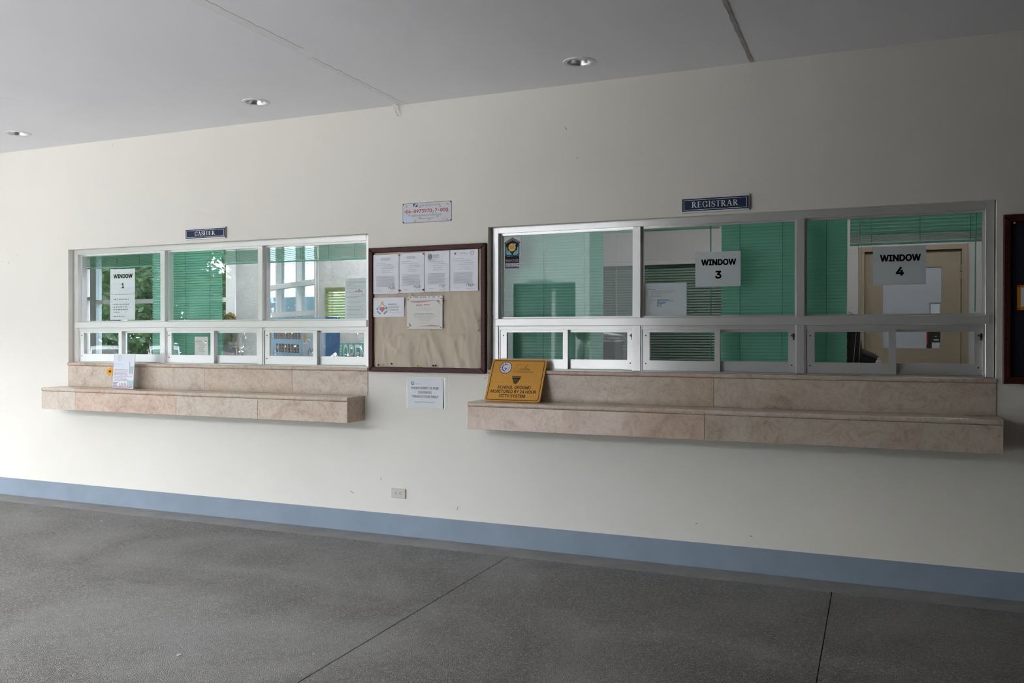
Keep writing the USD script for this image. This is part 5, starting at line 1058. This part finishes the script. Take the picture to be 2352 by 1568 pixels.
a_ = r_.normal(0, 1, (n_, 3)); a_ /= np.linalg.norm(a_, axis=1, keepdims=True); b_ = np.cross(a_, r_.normal(0, 1, (n_, 3))); b_ /= np.linalg.norm(b_, axis=1, keepdims=True); V_ = np.stack([P_ - a_ * 0.22, P_ + b_ * 0.1, P_ + a_ * 0.22, P_ - b_ * 0.1], 1).reshape(-1, 3); q_ = np.arange(n_)[:, None] * 4
def hedge(P_, r_):
    n_ = len(P_); a_ = r_.normal(0, 1, (n_, 3)); a_ /= np.linalg.norm(a_, axis=1, keepdims=True); b_ = np.cross(a_, r_.normal(0, 1, (n_, 3))); b_ /= np.linalg.norm(b_, axis=1, keepdims=True)
    V_ = np.stack([P_ - a_ * 0.2, P_ + b_ * 0.1, P_ + a_ * 0.2, P_ - b_ * 0.1], 1).reshape(-1, 3); q_ = np.arange(n_)[:, None] * 4; return trimesh.Trimesh(V_, np.vstack([q_ + [0, 1, 2], q_ + [0, 2, 3]]), process=False)
hp_ = np.stack([r_.uniform(-34, -18.4, 19000), r_.uniform(15.8, 17.0, 19000), r_.uniform(-0.3, 5.2, 19000)], 1)
single("hedge", hedge(hp_, r_), M["leaf"], "tall dense hedge behind the trees outside the rear office window", "hedge", kind="stuff")
single("hedge", trimesh.Trimesh(V_, np.vstack([q_ + [0, 1, 2], q_ + [0, 2, 3]]), process=False), M["leaf"], "long green hedge behind the parked cars, mirrored in the cashier panes", "hedge", kind="stuff")
for i, (x, y, h, rd) in enumerate(((-15.6, -0.8, 8.5, 2.2), (-17, -6.6, 8.0, 2.1), (-25, -7.0, 9, 2.6))): tree(x, y, h, rd, 300 + i, n=9000, size=0.26, label=('dense green tree standing close beyond the far end of the lobby', 'dense green tree at the near edge of the car park', 'tall green tree further along the car park edge')[i], group='trees beside the lobby')
for i, (x, y, h, rd) in enumerate(((-16.5, 8.6, 5.0, 1.3), (-16.9, 12.2, 5.6, 1.4), (-20.4, 10.9, 6.0, 1.5), (-24.0, 13.0, 6.5, 1.6))):
    tree(x, y, h, rd, 200 + i, -0.3, 5200, 0.14, "green tree outside the rear window of the cashier office", "trees behind the cashier office")
bw_ = thing("boundary_wall", "pale blue boundary wall outside the gridded office window", "wall", (-9.5, 8.5, -0.3), kind="structure")
obj("wall_body", bx(-11.6, -6.0, 8.4, 8.6, -0.3, 2.25), M["bluewall"], bw_)
for k in range(19): obj("picket", bx(-11.5 + 0.28 * k, -11.44 + 0.28 * k, 8.48, 8.52, 2.25, 3.0), M["fence"], bw_)
obj("fence_rail", bx(-11.6, -6.3, 8.47, 8.53, 2.92, 2.97), M["fence"], bw_)

def car(x, y, heading, m, label, tail=False):
    t = thing("parked_car", label, "car", (x, y, -0.45), (0, 0, heading))
    # local frame: +x forward; lofted stations (x, half width, z low, z shoulder)
    def loft(st, n=10):
        v = []; f = []
        for (X_, hw, za, zb, rnd) in st:
            for k in range(n + 1):
                a = math.pi * k / n; cxx = math.cos(a); q = np.sign(cxx) * abs(cxx) ** rnd * hw; zz_ = za + (zb - za) * (abs(math.sin(a)) ** rnd); v.append((X_, q, zz_))
        m_ = n + 1
        for i in range(len(st) - 1):
            for k in range(n): a, b = i * m_ + k, i * m_ + k + 1; f += [(a, b, b + m_), (a, b + m_, a + m_)]
            f += [(i * m_, (i + 1) * m_, (i + 1) * m_ + n), (i * m_, (i + 1) * m_ + n, i * m_ + n)]
        f += [(0, k + 1, k) for k in range(1, n)] + [((len(st) - 1) * m_, (len(st) - 1) * m_ + k, (len(st) - 1) * m_ + k + 1) for k in range(1, n)]
        return trimesh.Trimesh(v, f, process=False)
    obj("body", loft([(-2.15, .70, .35, .80, .35), (-2.05, .80, .25, .98, .3), (-1.3, .86, .2, 1.0, .3), (0.9, .87, .2, .95, .3), (1.6, .84, .2, .88, .3), (2.05, .76, .25, .74, .3), (2.18, .62, .35, .62, .35)]), M[m], t, 40)
    cab = loft([(-1.75, .62, .93, .98, .45), (-1.15, .66, .9, 1.34, .4), (-0.5, .68, .9, 1.47, .38), (0.2, .68, .9, 1.46, .38), (0.65, .67, .9, 1.32, .4), (1.25, .64, .86, .93, .45)])
    obj("window_glass", cab, M["car_glass"], t, 40)
    obj("roof", cat_([loft([(-1.2, .60, 1.25, 1.36, .45), (-0.5, .62, 1.36, 1.50, .42), (0.2, .62, 1.36, 1.49, .42), (0.62, .60, 1.24, 1.35, .45)])] + [path_tube([(1.27, q * .63, .92), (0.62, q * .63, 1.33), (0.2, q * .64, 1.44), (-0.5, q * .64, 1.45), (-1.15, q * .63, 1.33), (-1.75, q * .6, .98)], 0.035, 6) for q in (-1, 1)] + [tube((-0.3, q * .69, .95), (-0.3, q * .63, 1.42), 0.035, 6) for q in (-1, 1)]), M[m], t, 40)
    for wx in (-1.3, 1.35):
        for q in (-1, 1): obj("wheel", tube((wx, q * .68, .31), (wx, q * .88, .31), .31, 20), M["tyre"], t)
    for q in (-1, 1): obj("tail_lamp", bx(-2.16, -1.95, q * .55, q * .80, .78, .93, .02), M["tail"], t); obj("headlamp", bx(1.95, 2.16, q * .45, q * .70, .55, .68, .02), M["headlamp"], t)
car(-33.2, -23.9, 42, "car_white", "white car mirrored in the lower left cashier sash")
car(-31.2, -25.4, 42, "car_white", "white car mirrored in the second small cashier sash")
car(-29.3, -27.0, 222, "car_dark", "dark car with red tail lamps mirrored in the middle cashier sash")
